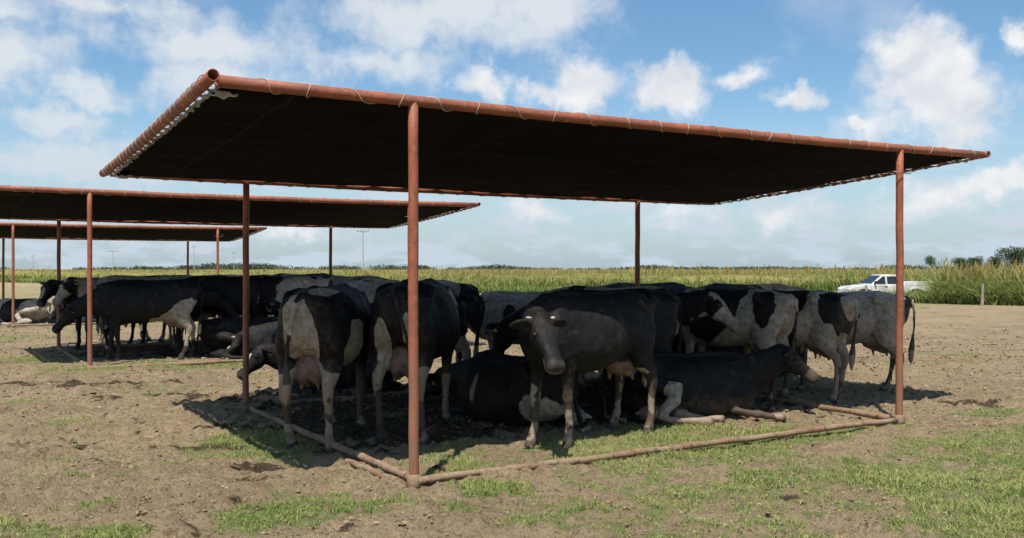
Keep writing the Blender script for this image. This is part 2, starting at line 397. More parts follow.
# ---------------------------------------------------------------- tall crop beyond the paddock
def crop():
    parts = []
    def ring(n, s0, s1, l0, l1, pw):
        s = s0 + (s1 - s0) * RNG.rand(n) ** pw
        l = l0 + (l1 - l0) * RNG.rand(n)
        # edge line passes (21.5,42.5) along (-.75,.66)
        bx = 21.5 - .75 * l + .66 * s; by = 42.5 + .66 * l + .75 * s
        return bx, by, s, l
    xs, ys, ss, ls = [], [], [], []
    for a in [(30000, 0, 3.2, 1, 50, 1.0), (42000, 0, 16, -24, 2.6, 1.6), (22000, 0, 4, 45, 150, 1.0), (60000, 19, 42, -24, 70, 1.1), (30000, 19, 60, 50, 190, 1.0), (14000, 3, 19, -24, 70, 1.), (26000, 42, 150, -60, 260, 1.0)]:
        x, y, s, l = ring(*a); xs.append(x); ys.append(y); ss.append(s); ls.append(l)
    x = np.concatenate(xs); y = np.concatenate(ys); s = np.concatenate(ss); l = np.concatenate(ls)
    k = (y > 5) & (np.abs(x) < y * .66 + 4); x, y, s, l = x[k], y[k], s[k], l[k]; n = len(x)
    cl = fbm(P3(x * .35, y * .35), 91, 3) + .8 * fbm(P3(x * 1.3, y * 1.3), 92, 3)
    lowz = (s < 4) ; mid = (s >= 3) & (s < 19)
    # the strip nearest the paddock is tall only at the right
    edge_h = np.clip(.55 + (x - 14) * .22, .55, 1.65)
    tallb = l < 2.4 + .8 * cl
    h = np.where(tallb, 1.75 - .75 * np.clip(1 - s / 1.5, 0, 1), np.where(lowz, .66, np.where(mid & (l < 40), .3, 1.75)))
    hn = np.clip((x - 20) * .02, -.35, .0)
    h = (h + np.where(s > 19, hn, 0)) * (1 + .26 * cl) * (1 + .16 * fbm(P3(x * .12, y * .12), 98, 2)) * (.6 + .45 * RNG.rand(n))
    # gentle thinning near truck so that its side shows
    f = np.clip(RNG.rand(n) * .7 + cl * .9 + .15, 0, 1)
    col = lerpcol((.12, .19, .045), (.42, .40, .15), f ** 1.25)
    dk = RNG.rand(n) < .25
    col[dk] *= .5
    bush = np.clip(fbm(P3(x * .16, y * .16), 97, 3) * 2.2 - .1, 0, 1); col = col * (1 - .35 * bush[:, None]) + np.array([.06, .12, .03]) * .35 * bush[:, None] * 2
    dist = np.hypot(x, y)
    w = .012 + .012 * RNG.rand(n) + dist * .00028
    blades('tall_crop', x, y, ground_z(x, y) - .05, h, w, .25 + 1.0 * RNG.rand(n) ** 1.5, col, BM,
           'tall yellowish green crop and rough grass filling the field behind the paddock', 'crop field')
    # tassels (seed heads) on the tallest
    m = (h > 1.25) & (RNG.rand(n) < .08)
    x2, y2, h2 = x[m], y[m], h[m]; n2 = len(x2)
    c2 = lerpcol((.40, .30, .13), (.30, .24, .08), RNG.rand(n2))
    blades('crop_tassels', x2, y2, ground_z(x2, y2) + h2 * .8, .38 + .2 * RNG.rand(n2), .02 + .00035 * np.hypot(x2, y2), .5 * RNG.rand(n2), c2, BM,
           'pale tan seed heads standing above the green crop field', 'seed heads')
crop()
# low dense canopy under the blades, so that the field is closed from any side
def canopy():
    l = np.linspace(-90, 900, 260); s = 20.5 + (np.linspace(0, 1, 120) ** 2.2) * 1400
    Lg, Sg = np.meshgrid(l, s); bx = (21.5 - .75 * Lg + .66 * Sg).ravel(); by = (42.5 + .66 * Lg + .75 * Sg).ravel()
    z = 1.12 + fbm(P3(bx * .3, by * .3), 15, 3) * .22 + fbm(P3(bx * .02, by * .02), 16, 3) * .1
    z += ground_z(bx, by)
    z[:260] = -.2
    nx = 260; ii = np.arange(119)[:, None] * nx + np.arange(nx - 1)[None]
    F = np.stack([ii, ii + 1, ii + 1 + nx, ii + nx], -1).reshape(-1, 4)
    t = material('crop_mass')
    a = t.noise(t.obj, 1.6, 7, .7); b = t.noise(t.obj, .06, 5, .6)
    c = t.mix(t.ramp(a, .38, .62), (.07, .095, .025), (.27, .245, .085)); c = t.mix(t.ramp(b, .4, .62, 0, .6), c, (.30, .25, .10))
    t.put(t.b.inputs['Base Color'], c); t.b.inputs['Roughness'].default_value = 1; t.b.inputs['Specular IOR Level'].default_value = 0
    t.put(t.b.inputs['Normal'], t.bump(a, 1, .3))
    tag(fast_mesh('crop_canopy', np.stack([bx, by, z], 1), F, t.m, True), 'dense yellow green mass of the crop stretching to the horizon', 'crop field', kind='stuff')
canopy()

# ---------------------------------------------------------------- trees
def leaf_mat():
    m = bpy.data.materials.new('tree_leaf'); m.use_nodes = True; t = NT(m.node_tree); t.n.clear()
    out = t.n.new('ShaderNodeOutputMaterial'); a = t.node('ShaderNodeAttribute', attribute_name='tint').outputs['Color']
    d_ = t.n.new('ShaderNodeBsdfDiffuse'); t.l.new(a, d_.inputs[0]); t.l.new(d_.outputs[0], out.inputs[0]); return m
LM = leaf_mat()
BARK = simple('bark', (.09, .07, .05), .9, .4, 3, bump=.5)
def leaf_cloud(lobes, n, size, base=(.035, .055, .03), tip=(.075, .10, .045)):
    """lobes: (x,y,z,r,rz) -> leaf triangles through the outer volume"""
    lob = np.array(lobes); wt = lob[:, 3] ** 2; k = RNG.choice(len(lob), n, p=wt / wt.sum())
    d_ = RNG.randn(n, 3); d_ /= np.linalg.norm(d_, axis=1)[:, None]
    r = RNG.rand(n) ** .33
    bump = 1 + .28 * vnoise(d_ * 2.6 + k[:, None] * 3.1, 5)
    P = lob[k, :3] + d_ * (r * bump)[:, None] * np.stack([lob[k, 3], lob[k, 3], lob[k, 4]], 1)
    a = RNG.randn(n, 3); a /= np.linalg.norm(a, axis=1)[:, None]; b = np.cross(a, RNG.randn(n, 3)); b /= np.linalg.norm(b, axis=1)[:, None]
    s = size * (.6 + .8 * RNG.rand(n))[:, None]
    V = np.stack([P - a * s, P + a * s, P + b * s * 1.3], 1).reshape(-1, 3)
    F = np.arange(n * 3).reshape(-1, 3)
    f = RNG.rand(n); c = lerpcol(base, tip, f); c = np.repeat(np.concatenate([c, np.ones((n, 1))], 1), 3, 0)
    return V, F, c
def limb(bm, a, b, r0, r1, seg=7):
    a, b = Vector(a), Vector(b); d_ = (b - a); L_ = d_.length
    m = Matrix.Translation((a + b) / 2) @ d_.to_track_quat('Z', 'Y').to_matrix().to_4x4()
    bmesh.ops.create_cone(bm, cap_ends=True, segments=seg, radius1=r0, radius2=r1, depth=L_, matrix=m)
def tree(px, dist, htop, width, nl, label, seed, leaves=2600, squat=.62):
    rs = random.Random(seed); X_ = (px - 512) / 954 * dist
    root = empty('tree', (X_, dist, 0), 0, label, 'tree', 'trees on the horizon')
    lobes = []
    for i in range(nl):
        a = rs.uniform(0, 6.28); rr = rs.uniform(.1, .75) * width / 2
        r = width * rs.uniform(.16, .27)
        lobes.append((math.cos(a) * rr, math.sin(a) * rr, htop * rs.uniform(.45, .86) - r * .3, r, r * squat * 1.2))
    lobes.append((0, 0, htop * .8 - 1, width * .26, htop * .2))
    V, F, c = leaf_cloud(lobes, leaves, width * .022)
    fast_mesh('crown', V, F, LM, False, {'tint': c}, root)
    bm = bmesh.new(); limb(bm, (0, 0, -.3), (0, 0, htop * .4), width * .035, width * .022)
    for l_ in lobes[:6]: limb(bm, (0, 0, htop * .33), (l_[0], l_[1], l_[2]), width * .018, width * .006, 5)
    bm_obj('trunk', bm, BARK, root)
tree(931, 250, 5.9, 5.2, 5, 'small round tree standing alone on the horizon just right of the right post', 3, 1500, .8)
tree(960, 320, 5.9, 7.5, 6, 'low flat crowned tree between the small round tree and the big grove', 4)
tree(976, 330, 6.6, 7.5, 6, 'irregular tree with a slightly raised crown on the horizon', 14)
tree(995, 300, 6.0, 6.5, 6, 'low bushy tree at the left foot of the tall dark tree', 5)
tree(1013, 290, 9.4, 9.0, 10, 'tall dark spreading tree at the right end of the horizon', 6, 4200, .8)
tree(1032, 280, 9.8, 8.0, 9, 'dark tree cut off by the right edge of the photo', 8, 3000, .8)
# far wood: a broken low line on the horizon, left and middle
def wood():
    lobes = []; rs = random.Random(11)
    for i in range(560):
        px = rs.uniform(-60, 1100); dist = rs.uniform(560, 800)
        n = float(fbm(P3([px * .02], [0.0]), 3, 3)[0])
        if rs.random() > .62 + n: continue
        hgt = (2.7 + 2.6 * max(0, n + .25) * rs.uniform(.6, 1.2)) * dist / 620
        if 500 < px < 880: hgt *= .75
        X_ = (px - 512) / 954 * dist
        r = rs.uniform(3.2, 6.5)
        lobes.append((X_, dist, hgt * .55, r, hgt * .55))
        lobes.append((X_ + rs.uniform(-3, 3), dist, hgt * .25, r, hgt * .4))
    V, F, c = leaf_cloud(lobes, 60000, .55, (.05, .065, .05), (.085, .105, .07))
    tag(fast_mesh('far_wood', V, F, LM, False, {'tint': c}), 'low dark line of distant trees along the horizon', 'woodland', kind='stuff')
wood()

# ---------------------------------------------------------------- power poles, fence
WOODM = simple('weathered_wood', (.30, .25, .20), .9, .35, 6, bump=.3)
CONC = simple('pale_concrete', (.42, .41, .38), .85, .2, 4)
DARK = simple('dark_metal', (.03, .03, .03), .5, .2, 10)
def pole(px, dist, h, label, arm=1.7):
    X_ = (px - 512) / 954 * dist
    root = empty('utility_pole', (X_, dist, 0), R(8), label, 'utility pole', 'utility poles on the horizon')
    bm = bmesh.new(); limb(bm, (0, 0, -.3), (0, 0, h), .17, .11, 10); bm_obj('shaft', bm, CONC, root)
    bm = bmesh.new(); bmesh.ops.create_cube(bm, size=1, matrix=Matrix.Translation((0, -.14, h - .35)) @ Matrix.Diagonal((arm, .12, .14, 1)))
    ca = bm_obj('crossarm', bm, WOODM, root)
    for s in (-.9, -.3, .9):
        bm = bmesh.new(); limb(bm, (s * arm * .48, -.14, h - .28), (s * arm * .48, -.14, h - .02), .06, .04, 6); bm_obj('insulator', bm, DARK, ca)
pole(363, 190, 9.4, 'nearest and tallest utility pole with a crossarm, seen between the first two shelters', 2.4)
pole(113, 330, 8.0, 'utility pole with a wide crossarm beyond the second shelter', 3.2)
pole(33, 420, 7.6, 'distant thin utility pole at the far left of the horizon', 2.0)
pole(194, 380, 10.8, 'thin utility pole seen between the two right posts of the third shelter', 1.6)
pole(234, 420, 9.0, 'very faint distant utility pole just left of the nearest shelter back post', 1.6)
def fpost(X_, Y_, h, lean, label):
    z = gz_at(X_, Y_)
    bm = bmesh.new(); limb(bm, (0, 0, -.2), (lean, 0, h), .07, .055, 8)
    o = bm_obj('fence_post', bm, WOODM); o.location = (X_, Y_, z)
    tag(o, label, 'fence post', 'fence posts along the field edge')
fpost(20.3, 41.2, .98, .03, 'upright pale wooden fence post against the tall crop at the right')
fpost(16.6, 44.6, .85, -.05, 'short weathered fence post at the crop edge just right of the pickup')
# ---------------------------------------------------------------- materials of the shelters
def pipe_mat():
    t = material('red_oxide_paint')
    a = t.noise(t.obj, 3, 6, .65); b = t.noise(t.obj, 22, 6, .7); c_ = t.noise(t.obj, 90, 3)
    c = t.mix(t.ramp(a, .38, .62), (.33, .098, .046), (.235, .075, .038))
    c = t.mix(t.ramp(b, .50, .64, 0, .85), c, (.17, .065, .038))
    c = t.mix(t.ramp(b, .30, .42, .7, 0), c, (.42, .20, .14))
    c = t.mix(t.ramp(c_, .62, .72, 0, .5), c, (.10, .045, .03))
    hz = t.n.new('ShaderNodeSeparateXYZ'); t.l.new(t.obj, hz.inputs[0])      # rubbed, muddy band at the height of the cattle
    rub = t.math('MULTIPLY', t.ramp(t.math('ADD', hz.outputs[2], t.math('MULTIPLY', a, .8)), 1.75, .75), t.ramp(b, .38, .58, .25, 1))
    c = t.mix(t.math('MULTIPLY', rub, .75), c, (.21, .125, .08))
    st_ = t.noise(t.vmath('MULTIPLY', t.obj, (1, 1, .12)), 60, 4, .6)
    c = t.mix(t.ramp(st_, .56, .7, 0, .55), c, (.13, .05, .03))
    t.put(t.b.inputs['Base Color'], c); t.b.inputs['Roughness'].default_value = .62
    t.b.inputs['Specular IOR Level'].default_value = .4
    t.put(t.b.inputs['Normal'], t.bump(b, .25, .01)); return t.m
def base_mat():
    t = material('muddy_pipe')
    a = t.noise(t.obj, 2.5, 6, .65); b = t.noise(t.obj, 16, 6, .7)
    c = t.mix(t.ramp(a, .40, .58), (.21, .125, .08), (.25, .18, .115))
    c = t.mix(t.ramp(b, .52, .66, 0, .85), c, (.07, .042, .027)); c = t.mix(t.ramp(b, .3, .44, .6, 0), c, (.33, .245, .165))
    t.put(t.b.inputs['Base Color'], c); t.b.inputs['Roughness'].default_value = .9; t.b.inputs['Specular IOR Level'].default_value = .2
    t.put(t.b.inputs['Normal'], t.bump(b, .6, .02)); return t.m
PIPE = pipe_mat(); BASEM = base_mat()
def net_mat():
    t = material('black_shade_net'); sp = t.n.new('ShaderNodeSeparateXYZ'); t.l.new(t.obj, sp.inputs[0])
    seam = t.math('ABSOLUTE', t.math('SUBTRACT', t.math('FRACT', t.math('DIVIDE', t.math('ADD', sp.outputs[0], 1.9), 2.1)), .5))
    c = t.mix(t.ramp(t.noise(t.vmath('MULTIPLY', t.obj, (.6, 3, 1)), 2.5, 5, .6), .35, .7), (.0055, .0055, .006), (.012, .0115, .0115))
    c = t.mix(t.ramp(seam, .012, .004, 0, 1), c, (.018, .0175, .0175))
    t.put(t.b.inputs['Base Color'], c); t.b.inputs['Roughness'].default_value = .9; t.b.inputs['Specular IOR Level'].default_value = .04
    wv = t.n.new('ShaderNodeTexWave'); wv.inputs['Scale'].default_value = 60; t.l.new(t.obj, wv.inputs[0])
    t.put(t.b.inputs['Normal'], t.bump(wv.outputs[1], .3, .005)); return t.m
NET = net_mat()
NET_OLD = (lambda *a, **k: None)('black_shade_net', (.006, .006, .0065), .85, .35, 30, bump=.4, spec=.04)
ROPE = simple('pale_rope', (.42, .36, .30), .9, .35, 20)
HEM = simple('white_tattered_cloth', (.40, .40, .41), .9, .5, 14, bump=.3)
STEEL = simple('wire', (.16, .15, .14), .5, .2, 20, metal=.6)

def tube_path(pts, rad, seg=10, closed_ends=True, hollow=False):
    """tube through points; rad scalar or list -> bmesh"""
    bm = bmesh.new(); n = len(pts); pts = [Vector(p) for p in pts]
    rr = rad if isinstance(rad, (list, tuple)) else [rad] * n
    up = Vector((0, 0, 1)); rings = []; prev = None
    for i, p in enumerate(pts):
        d_ = (pts[min(i + 1, n - 1)] - pts[max(i - 1, 0)]).normalized()
        if prev is None:
            a = d_.cross(up)
            if a.length < 1e-3: a = d_.cross(Vector((1, 0, 0)))
        else:
            a = prev - d_ * prev.dot(d_)
        a.normalize(); prev = a; b = d_.cross(a)
        rings.append([bm.verts.new(p + (a * math.cos(k * 2 * math.pi / seg) + b * math.sin(k * 2 * math.pi / seg)) * rr[i]) for k in range(seg)])
    for i in range(n - 1):
        for k in range(seg):
            bm.faces.new((rings[i][k], rings[i][(k + 1) % seg], rings[i + 1][(k + 1) % seg], rings[i + 1][k]))
    if hollow:
        for end, ring, sgn in ((0, rings[0], 1), (n - 1, rings[-1], -1)):
            d_ = (pts[1] - pts[0]).normalized() if end == 0 else (pts[-2] - pts[-1]).normalized()
            inner = [bm.verts.new(pts[end] + (v.co - pts[end]) * .86) for v in ring]
            deep = [bm.verts.new(v.co + d_ * 1.2) for v in inner]
            for k in range(seg):
                k2 = (k + 1) % seg
                bm.faces.new((ring[k], ring[k2], inner[k2], inner[k])); bm.faces.new((inner[k], inner[k2], deep[k2], deep[k]))
            bm.faces.new(deep)
    elif closed_ends:
        bm.faces.new(rings[0]); bm.faces.new(rings[-1])
    return bm
def sag_pts(a, b, n=9, sag=0.0, jit=0.0, seed=0):
    rs = random.Random(seed); a = Vector(a); b = Vector(b); out = []
    for i in range(n):
        f = i / (n - 1); p = a.lerp(b, f); p.z -= sag * 4 * f * (1 - f)
        if 0 < i < n - 1: p += Vector((rs.uniform(-jit, jit), rs.uniform(-jit, jit), rs.uniform(-jit, jit)))
        out.append(p)
    return out
W, D, OH, HF, HB = 5.55, 4.43, 1.43, 2.87, 2.59
HC = (2.84, 2.872, 2.61, 2.605)      # frame height at the four roof corners: front left, front right, back left, back right
SKX = .11                                  # the back right corner stands a little wide
def zc(x, y):
    fx_ = (x + OH) / (W + 2 * OH); fy_ = y / D
    return (HC[0] * (1 - fx_) + HC[1] * fx_) * (1 - fy_) + (HC[2] * (1 - fx_) + HC[3] * fx_) * fy_
def make_shelter(loc, label):
    root = empty('shade_shelter', loc, math.atan2(U[1], U[0]), label, 'shade shelter', 'cattle shade shelters')
    # posts
    for i, (x, y, h) in enumerate(((0, 0, HF), (W, 0, HF), (0, D, HB), (W + SKX * .85, D, HB))):
        bm = tube_path(sag_pts((0 + x, y, -.15), (x + (.006 if i else -.006), y, zc(x, y) - .02), 12, 0, .0035, i), .0375 if y == 0 else .036, 16)
        po = bm_obj('post', bm, PIPE, root, True)
        bm = tube_path([(x, y, -.03), (x, y, .05), (x, y, .09)], [.065, .052, .039], 12); bm_obj('mud_collar', bm, BASEM, po, True)
    # roof frame
    edges = {'front': ((-OH + .002, 0, HC[0]), (W + OH, 0, HC[1]), .042), 'back': ((-OH, D, HC[2]), (W + OH + SKX, D, HC[3]), .036),
             'left': ((-OH, -.11, HC[0] + .016), (-OH, D + .15, HC[2] + .01), .041), 'right': ((W + OH, -.05, HC[1] + .01), (W + OH + SKX, D + .05, HC[3] + .01), .036)}
    for k, (a, b, r) in edges.items():
        # side pipes butt against the run of the long ones, just outside them
        a, b = Vector(a), Vector(b)
        if k == 'left': a.x -= .05; b.x -= .05
        if k == 'right': a.x += .05; b.x += .05
        bm = tube_path(sag_pts(a, b, 14, .02, .004, len(k)), r, 16, hollow=True)
        bm_obj('roof_pipe', bm, PIPE, root, True)
    # net: scalloped at its laced edges, slack between
    nx, ny = 150, 60; ins = .075
    gx_ = np.linspace(-OH + .0, W + OH - .0, nx); gy_ = np.linspace(.03, D - .03, ny)
    def scal(t_, n_): return np.abs(np.sin(t_ * math.pi * n_)) ** .8
    Vs = []
    for j, y in enumerate(gy_):
        for i, x in enumerate(gx_):
            fx_ = i / (nx - 1); fy_ = j / (ny - 1)
            ex = .03 * scal(fy_, 24); ey = .02 * scal(fx_, 20)
            xx = x + ex * (math.exp(-(x + OH) * 3) - math.exp(-(W + OH - x) * 3))
            yy = y + ey * (math.exp(-y * 5) - math.exp(-(D - y) * 5))
            xx += SKX * fx_ * fy_
            z = zc(xx, yy) - .012 - .05 * math.sin(math.pi * fy_) * math.sin(math.pi * fx_)
            Vs.append((xx, yy, z))
    Vs = np.array(Vs); Vs[:, 2] += .022 * fbm(Vs * np.array([1.2, 2.5, 0]), 3, 3)
    n0 = len(Vs); ii = np.arange(ny - 1)[:, None] * nx + np.arange(nx - 1)[None]
    F = np.stack([ii, ii + 1, ii + 1 + nx, ii + nx], -1).reshape(-1, 4)
    o = fast_mesh('shade_net', Vs, F, NET, True, None, root)
    md = o.modifiers.new('thick', 'SOLIDIFY'); md.thickness = .005
    # pale hem strip along the left and part of the right edge
    def hem(pts, w0, name):
        bm = bmesh.new(); rs = random.Random(len(pts)); A_ = []; B_ = []
        for (x, y, z, inx, iny) in pts:
            ww = w0 * rs.uniform(.5, 1.2)
            A_.append(bm.verts.new((x - inx * .012, y - iny * .012, z - .012 + rs.uniform(-.01, .01)))); B_.append(bm.verts.new((x + inx * ww, y + iny * ww, z - .028 + rs.uniform(-.012, .012))))
        for i in range(len(A_) - 1): bm.faces.new((A_[i], A_[i + 1], B_[i + 1], B_[i]))
        h = bm_obj(name, bm, HEM, root); m_ = h.modifiers.new('thick', 'SOLIDIFY'); m_.thickness = .006; return h
    hem([(-OH + .0 + .03 * float(scal(np.array(f), 24)), .03 + f * (D - .08), zc(-OH, f * D), 1, 0) for f in np.linspace(0, 1, 97)], .016, 'hem_strip')
    hem([(SKX * f + W + OH - .0 - .03 * float(scal(np.array(f), 24)), .03 + f * (D - .08), zc(W + OH, f * D), -1, 0) for f in np.linspace(0, 1, 97)], .012, 'hem_strip')
    # tattered cloth corners
    for (cx, cy, sx_, sy_) in ((-OH + .02, .08, 1, 1), (-OH + .02, D - .12, 1, -1), (W + OH - .05, .08, -1, 1)):
        bm = bmesh.new(); rs = random.Random(int(cx * 7 + cy)); ring = []
        for k in range(14):
            a = k / 14 * 2 * math.pi; r = rs.uniform(.6, 1.0)
            ring.append(bm.verts.new((cx + sx_ * (.07 + .11 * math.cos(a) * r), cy + sy_ * (.09 + .10 * math.sin(a) * r), zc(cx, cy) - .035 + rs.uniform(-.03, .0))))
        c_ = bm.verts.new((cx + sx_ * .07, cy + sy_ * .09, zc(cx, cy) - .055))
        for k in range(14): bm.faces.new((ring[k], ring[(k + 1) % 14], c_))
        h = bm_obj('corner_cloth', bm, HEM, root); m_ = h.modifiers.new('thick', 'SOLIDIFY'); m_.thickness = .007
    # lacing: one long rope wound round each pipe and through the net
    def lacing(a, b, r, turns, inward, jit, rr):
        a, b = Vector(a), Vector(b); d_ = (b - a).normalized(); up = Vector((0, 0, 1)); sd_ = Vector(inward); pts = []; N = turns * 14
        rs = random.Random(turns)
        ph = [rs.uniform(-jit, jit) for _ in range(turns + 2)]
        for i in range(N + 1):
            f = i / N; k = f * turns; ang = k * 2 * math.pi
            # the wraps sit as tight rings; the rope runs slanting between them
            fr = k - math.floor(k); kk = math.floor(k) + .5 + .5 * math.copysign(abs(2 * fr - 1) ** 2.2, fr - .5) + ph[int(k)]*(1-fr) + ph[int(k) + 1] * fr
            ext = r + rr * .6 + (.04 if math.cos(ang) > .7 else 0)
            p = a.lerp(b, min(max(kk / turns, 0), 1)) + sd_ * math.cos(ang) * ext + up * math.sin(ang) * (r + rr * 1.2)
            p.z -= .02 * 4 * f * (1 - f)
            pts.append(p)
        return bm_obj('lacing_rope', tube_path(pts, rr, 5), ROPE, root, True)
    lacing((-OH + .1, 0, HC[0]), (W + OH - .1, 0, HC[1]), .042, 24, (0, 1, 0), .35, .004)
    lacing((-OH + .1, D, HC[2]), (W + OH + SKX - .1, D, HC[3]), .036, 26, (0, -1, 0), .3, .0035)
    lacing((-OH - .05, .05, HC[0] + .016), (-OH - .05, D - .05, HC[2] + .01), .041, 25, (1, 0, 0), .12, .0055)
    lacing((W + OH + .05, .05, HC[1] + .01), (W + OH + SKX + .05, D - .05, HC[3] + .01), .036, 22, (-1, 0, 0), .2, .005)
    # base rails lying on the earth
    bm = tube_path(sag_pts((.02, -.03, .042), (W - .05, .0, .038), 34, -.004, .006, 5), [.028 + .003 * math.sin(i * 1.7) for i in range(34)], 10); bm_obj('base_rail', bm, BASEM, root, True)
    bm = tube_path(sag_pts((.0, -.04, .05), (.0, D, .035), 30, 0, .005, 6), [.031 + .003 * math.sin(i * 2.1) for i in range(30)], 10); bm_obj('base_rail', bm, BASEM, root, True)
    bm = tube_path(sag_pts((-.09, .12, .03), (-.12, 1.1, .02), 14, 0, .006, 7), .026, 10); bm_obj('base_rail', bm, BASEM, root, True)
    bm = tube_path(sag_pts((W - .03, .1, .045), (W - .02 + SKX * .8, D, .04), 26, 0, .005, 8), [.032 + .003 * math.sin(i * 1.3) for i in range(26)], 10); bm_obj('base_rail', bm, BASEM, root, True)
    bm = tube_path(sag_pts((.05, D, .04), (W - .05, D, .04), 26, 0, .008, 9), .036, 10); bm_obj('base_rail', bm, BASEM, root, True)
    # bent wire on the front right post
    bm = tube_path([(W - .11, -.02, HF - .27), (W - .05, -.055, HF - .28), (W + .0, -.058, HF - .28), (W + .12, -.04, HF - .275), (W + .14, -.04, HF - .25), (W + .125, -.04, HF - .22)], .006, 6)
    bm_obj('bent_wire', bm, STEEL, root, True)
    return root
s1 = make_shelter((-.723, 7.03, 0), 'nearest shade shelter, largest in the photo, black net on red pipe posts')
s2 = copy_tree(s1); s2.location = (-6.68, 15.1, -.012); s2['label'] = 'second shade shelter, to the left behind the nearest one'
s3 = copy_tree(s1); s3.location = (-13.75, 26.3, 0); s3['label'] = 'third and farthest shade shelter at the left edge, smallest of the three'

# ---------------------------------------------------------------- pickup
def pickup():
    PAINT = simple('white_car_paint', (.62, .62, .61), .3, .3, 1.5, col2=(.38, .37, .33)); GLASS = simple('dark_car_glass', (.02, .025, .03), .1, .2, 3)
    TYRE = simple('tyre_rubber', (.02, .02, .02), .9, .2, 20); RIM = simple('rim_metal', (.45, .45, .46), .35, .1, 5, metal=.7)
    TRIM = simple('dark_trim', (.03, .03, .03), .6, .2, 20); RED = simple('tail_lens', (.35, .02, .015), .25, .1, 8); LENS = simple('head_lens', (.7, .7, .68), .15, .1, 8)
    Xc, Yc = (884 - 512) / 954 * 56, 56
    root = empty('pickup_truck', (Xc, Yc, gz_at(Xc, Yc) - .02), R(180 + 3), 'white double cab pickup truck parked in the tall grass beyond the cows', 'pickup')
    def prof(name, pts, y0, y1, mat, parent, bev=.03, inset=None):
        bm = bmesh.new()
        a = [bm.verts.new((x, y0 + (inset(z) if inset else 0), z)) for x, z in pts]; b = [bm.verts.new((x, y1 - (inset(z) if inset else 0), z)) for x, z in pts]
        bm.faces.new(a); bm.faces.new(b[::-1])
        for i in range(len(pts)): j = (i + 1) % len(pts); bm.faces.new((a[i], b[i], b[j], a[j]))
        o = bm_obj(name, bm, mat, parent)
        if bev: m = o.modifiers.new('bevel', 'BEVEL'); m.width = bev; m.segments = 3; m.limit_method = 'ANGLE'
        return o
    # x forward; length 5.0
    lower = [(-2.45, .5), (-2.48, .62), (-2.46, 1.02), (.95, 1.02), (1.35, 1.03), (2.2, .93), (2.42, .8), (2.48, .55), (2.4, .36), (2.05, .34), (1.98, .6), (1.8, .76), (1.5, .8), (1.2, .74), (1.02, .55), (.98, .33), (-1.02, .33), (-1.1, .58), (-1.3, .76), (-1.55, .8), (-1.85, .74), (-2.02, .55), (-2.08, .44)]
    body = prof('body', lower, -.88, .88, PAINT, root)
    cab = [(-.82, 1.0), (-.78, 1.25), (-.62, 1.56), (-.5, 1.62), (.25, 1.64), (.45, 1.6), (1.15, 1.05), (1.15, 1.0)]
    prof('cab', cab, -.84, .84, PAINT, root, .04, lambda z: max(0, z - 1.02) * .26)
    def win(pts, name='window'):
        for s in (-1, 1):
            bm = bmesh.new()
            off = lambda z: s * (.84 - max(0, z - 1.02) * .26 + .004)
            a = [bm.verts.new((x, off(z), z)) for x, z in pts]; b = [bm.verts.new((x, off(z) - s * .02, z)) for x, z in pts]
            bm.faces.new(a); bm.faces.new(b)
            for i in range(len(pts)): j = (i + 1) % len(pts); bm.faces.new((a[i], b[i], b[j], a[j]))
            bm_obj(name, bm, GLASS, root)
    win([(.27, 1.08), (.27, 1.53), (.4, 1.52), (.98, 1.08)]); win([(-.62, 1.08), (-.5, 1.52), (.17, 1.53), (.17, 1.08)])
    bm = bmesh.new(); vs = [bm.verts.new(c_) for c_ in ((1.09, -.76, 1.11), (1.09, .76, 1.11), (.52, .64, 1.56), (.52, -.64, 1.56))]; bm.faces.new(vs)
    o = bm_obj('windscreen', bm, GLASS, root); m = o.modifiers.new('t', 'SOLIDIFY'); m.thickness = .02; m.offset = 0
    # bed walls
    for s in (-1, 1):
        prof('bed_side', [(-2.46, 1.0), (-2.46, 1.22), (-.86, 1.22), (-.86, 1.0)], s * .86 - .03, s * .86 + .03, PAINT, root, .012)
    prof('tailgate', [(-2.46, .72), (-2.50, .72), (-2.50, 1.22), (-2.46, 1.22)], -.8, .8, PAINT, root, .01)
    prof('rear_bumper', [(-2.6, .45), (-2.6, .6), (-2.47, .6), (-2.47, .45)], -.84, .84, TRIM, root, .02)
    prof('front_bumper', [(2.44, .36), (2.55, .4), (2.55, .56), (2.46, .6)], -.84, .84, PAINT, root, .02)
    for s in (-1, 1):
        prof('headlight', [(2.2, .78), (2.2, .9), (2.38, .86), (2.46, .78)], s * .72 - .14, s * .72 + .14, LENS, root, .01)
        prof('tail_light', [(-2.515, .78), (-2.515, 1.12), (-2.4, 1.12), (-2.4, .78)], s * .845 - .055, s * .845 + .055, RED, root, .01)
        prof('mirror', [(.88, 1.08), (.88, 1.26), (.98, 1.24), (.98, 1.08)], s * .95 - .09, s * .95 + .09, TRIM, root, .02)
        for x in (.35, -.5): prof('door_handle', [(x, .92), (x, .95), (x - .16, .95), (x - .16, .92)], s * .895 - .012, s * .895 + .012, TRIM, root, .004)
        for x in (1.5, -1.55):
            bm = bmesh.new(); bmesh.ops.create_cone(bm, cap_ends=True, segments=28, radius1=.36, radius2=.36, depth=.24, matrix=Matrix.Translation((x, s * .78, .36)) @ Matrix.Rotation(R(90), 4, 'X'))
            wv = bm_obj('wheel', bm, TYRE, root); m = wv.modifiers.new('b', 'BEVEL'); m.width = .03; m.segments = 3
            bm = bmesh.new(); bmesh.ops.create_cone(bm, cap_ends=True, segments=24, radius1=.22, radius2=.2, depth=.03, matrix=Matrix.Translation((x, s * .905, .36)) @ Matrix.Rotation(R(90) * s, 4, 'X'))
            bm_obj('rim', bm, RIM, wv)
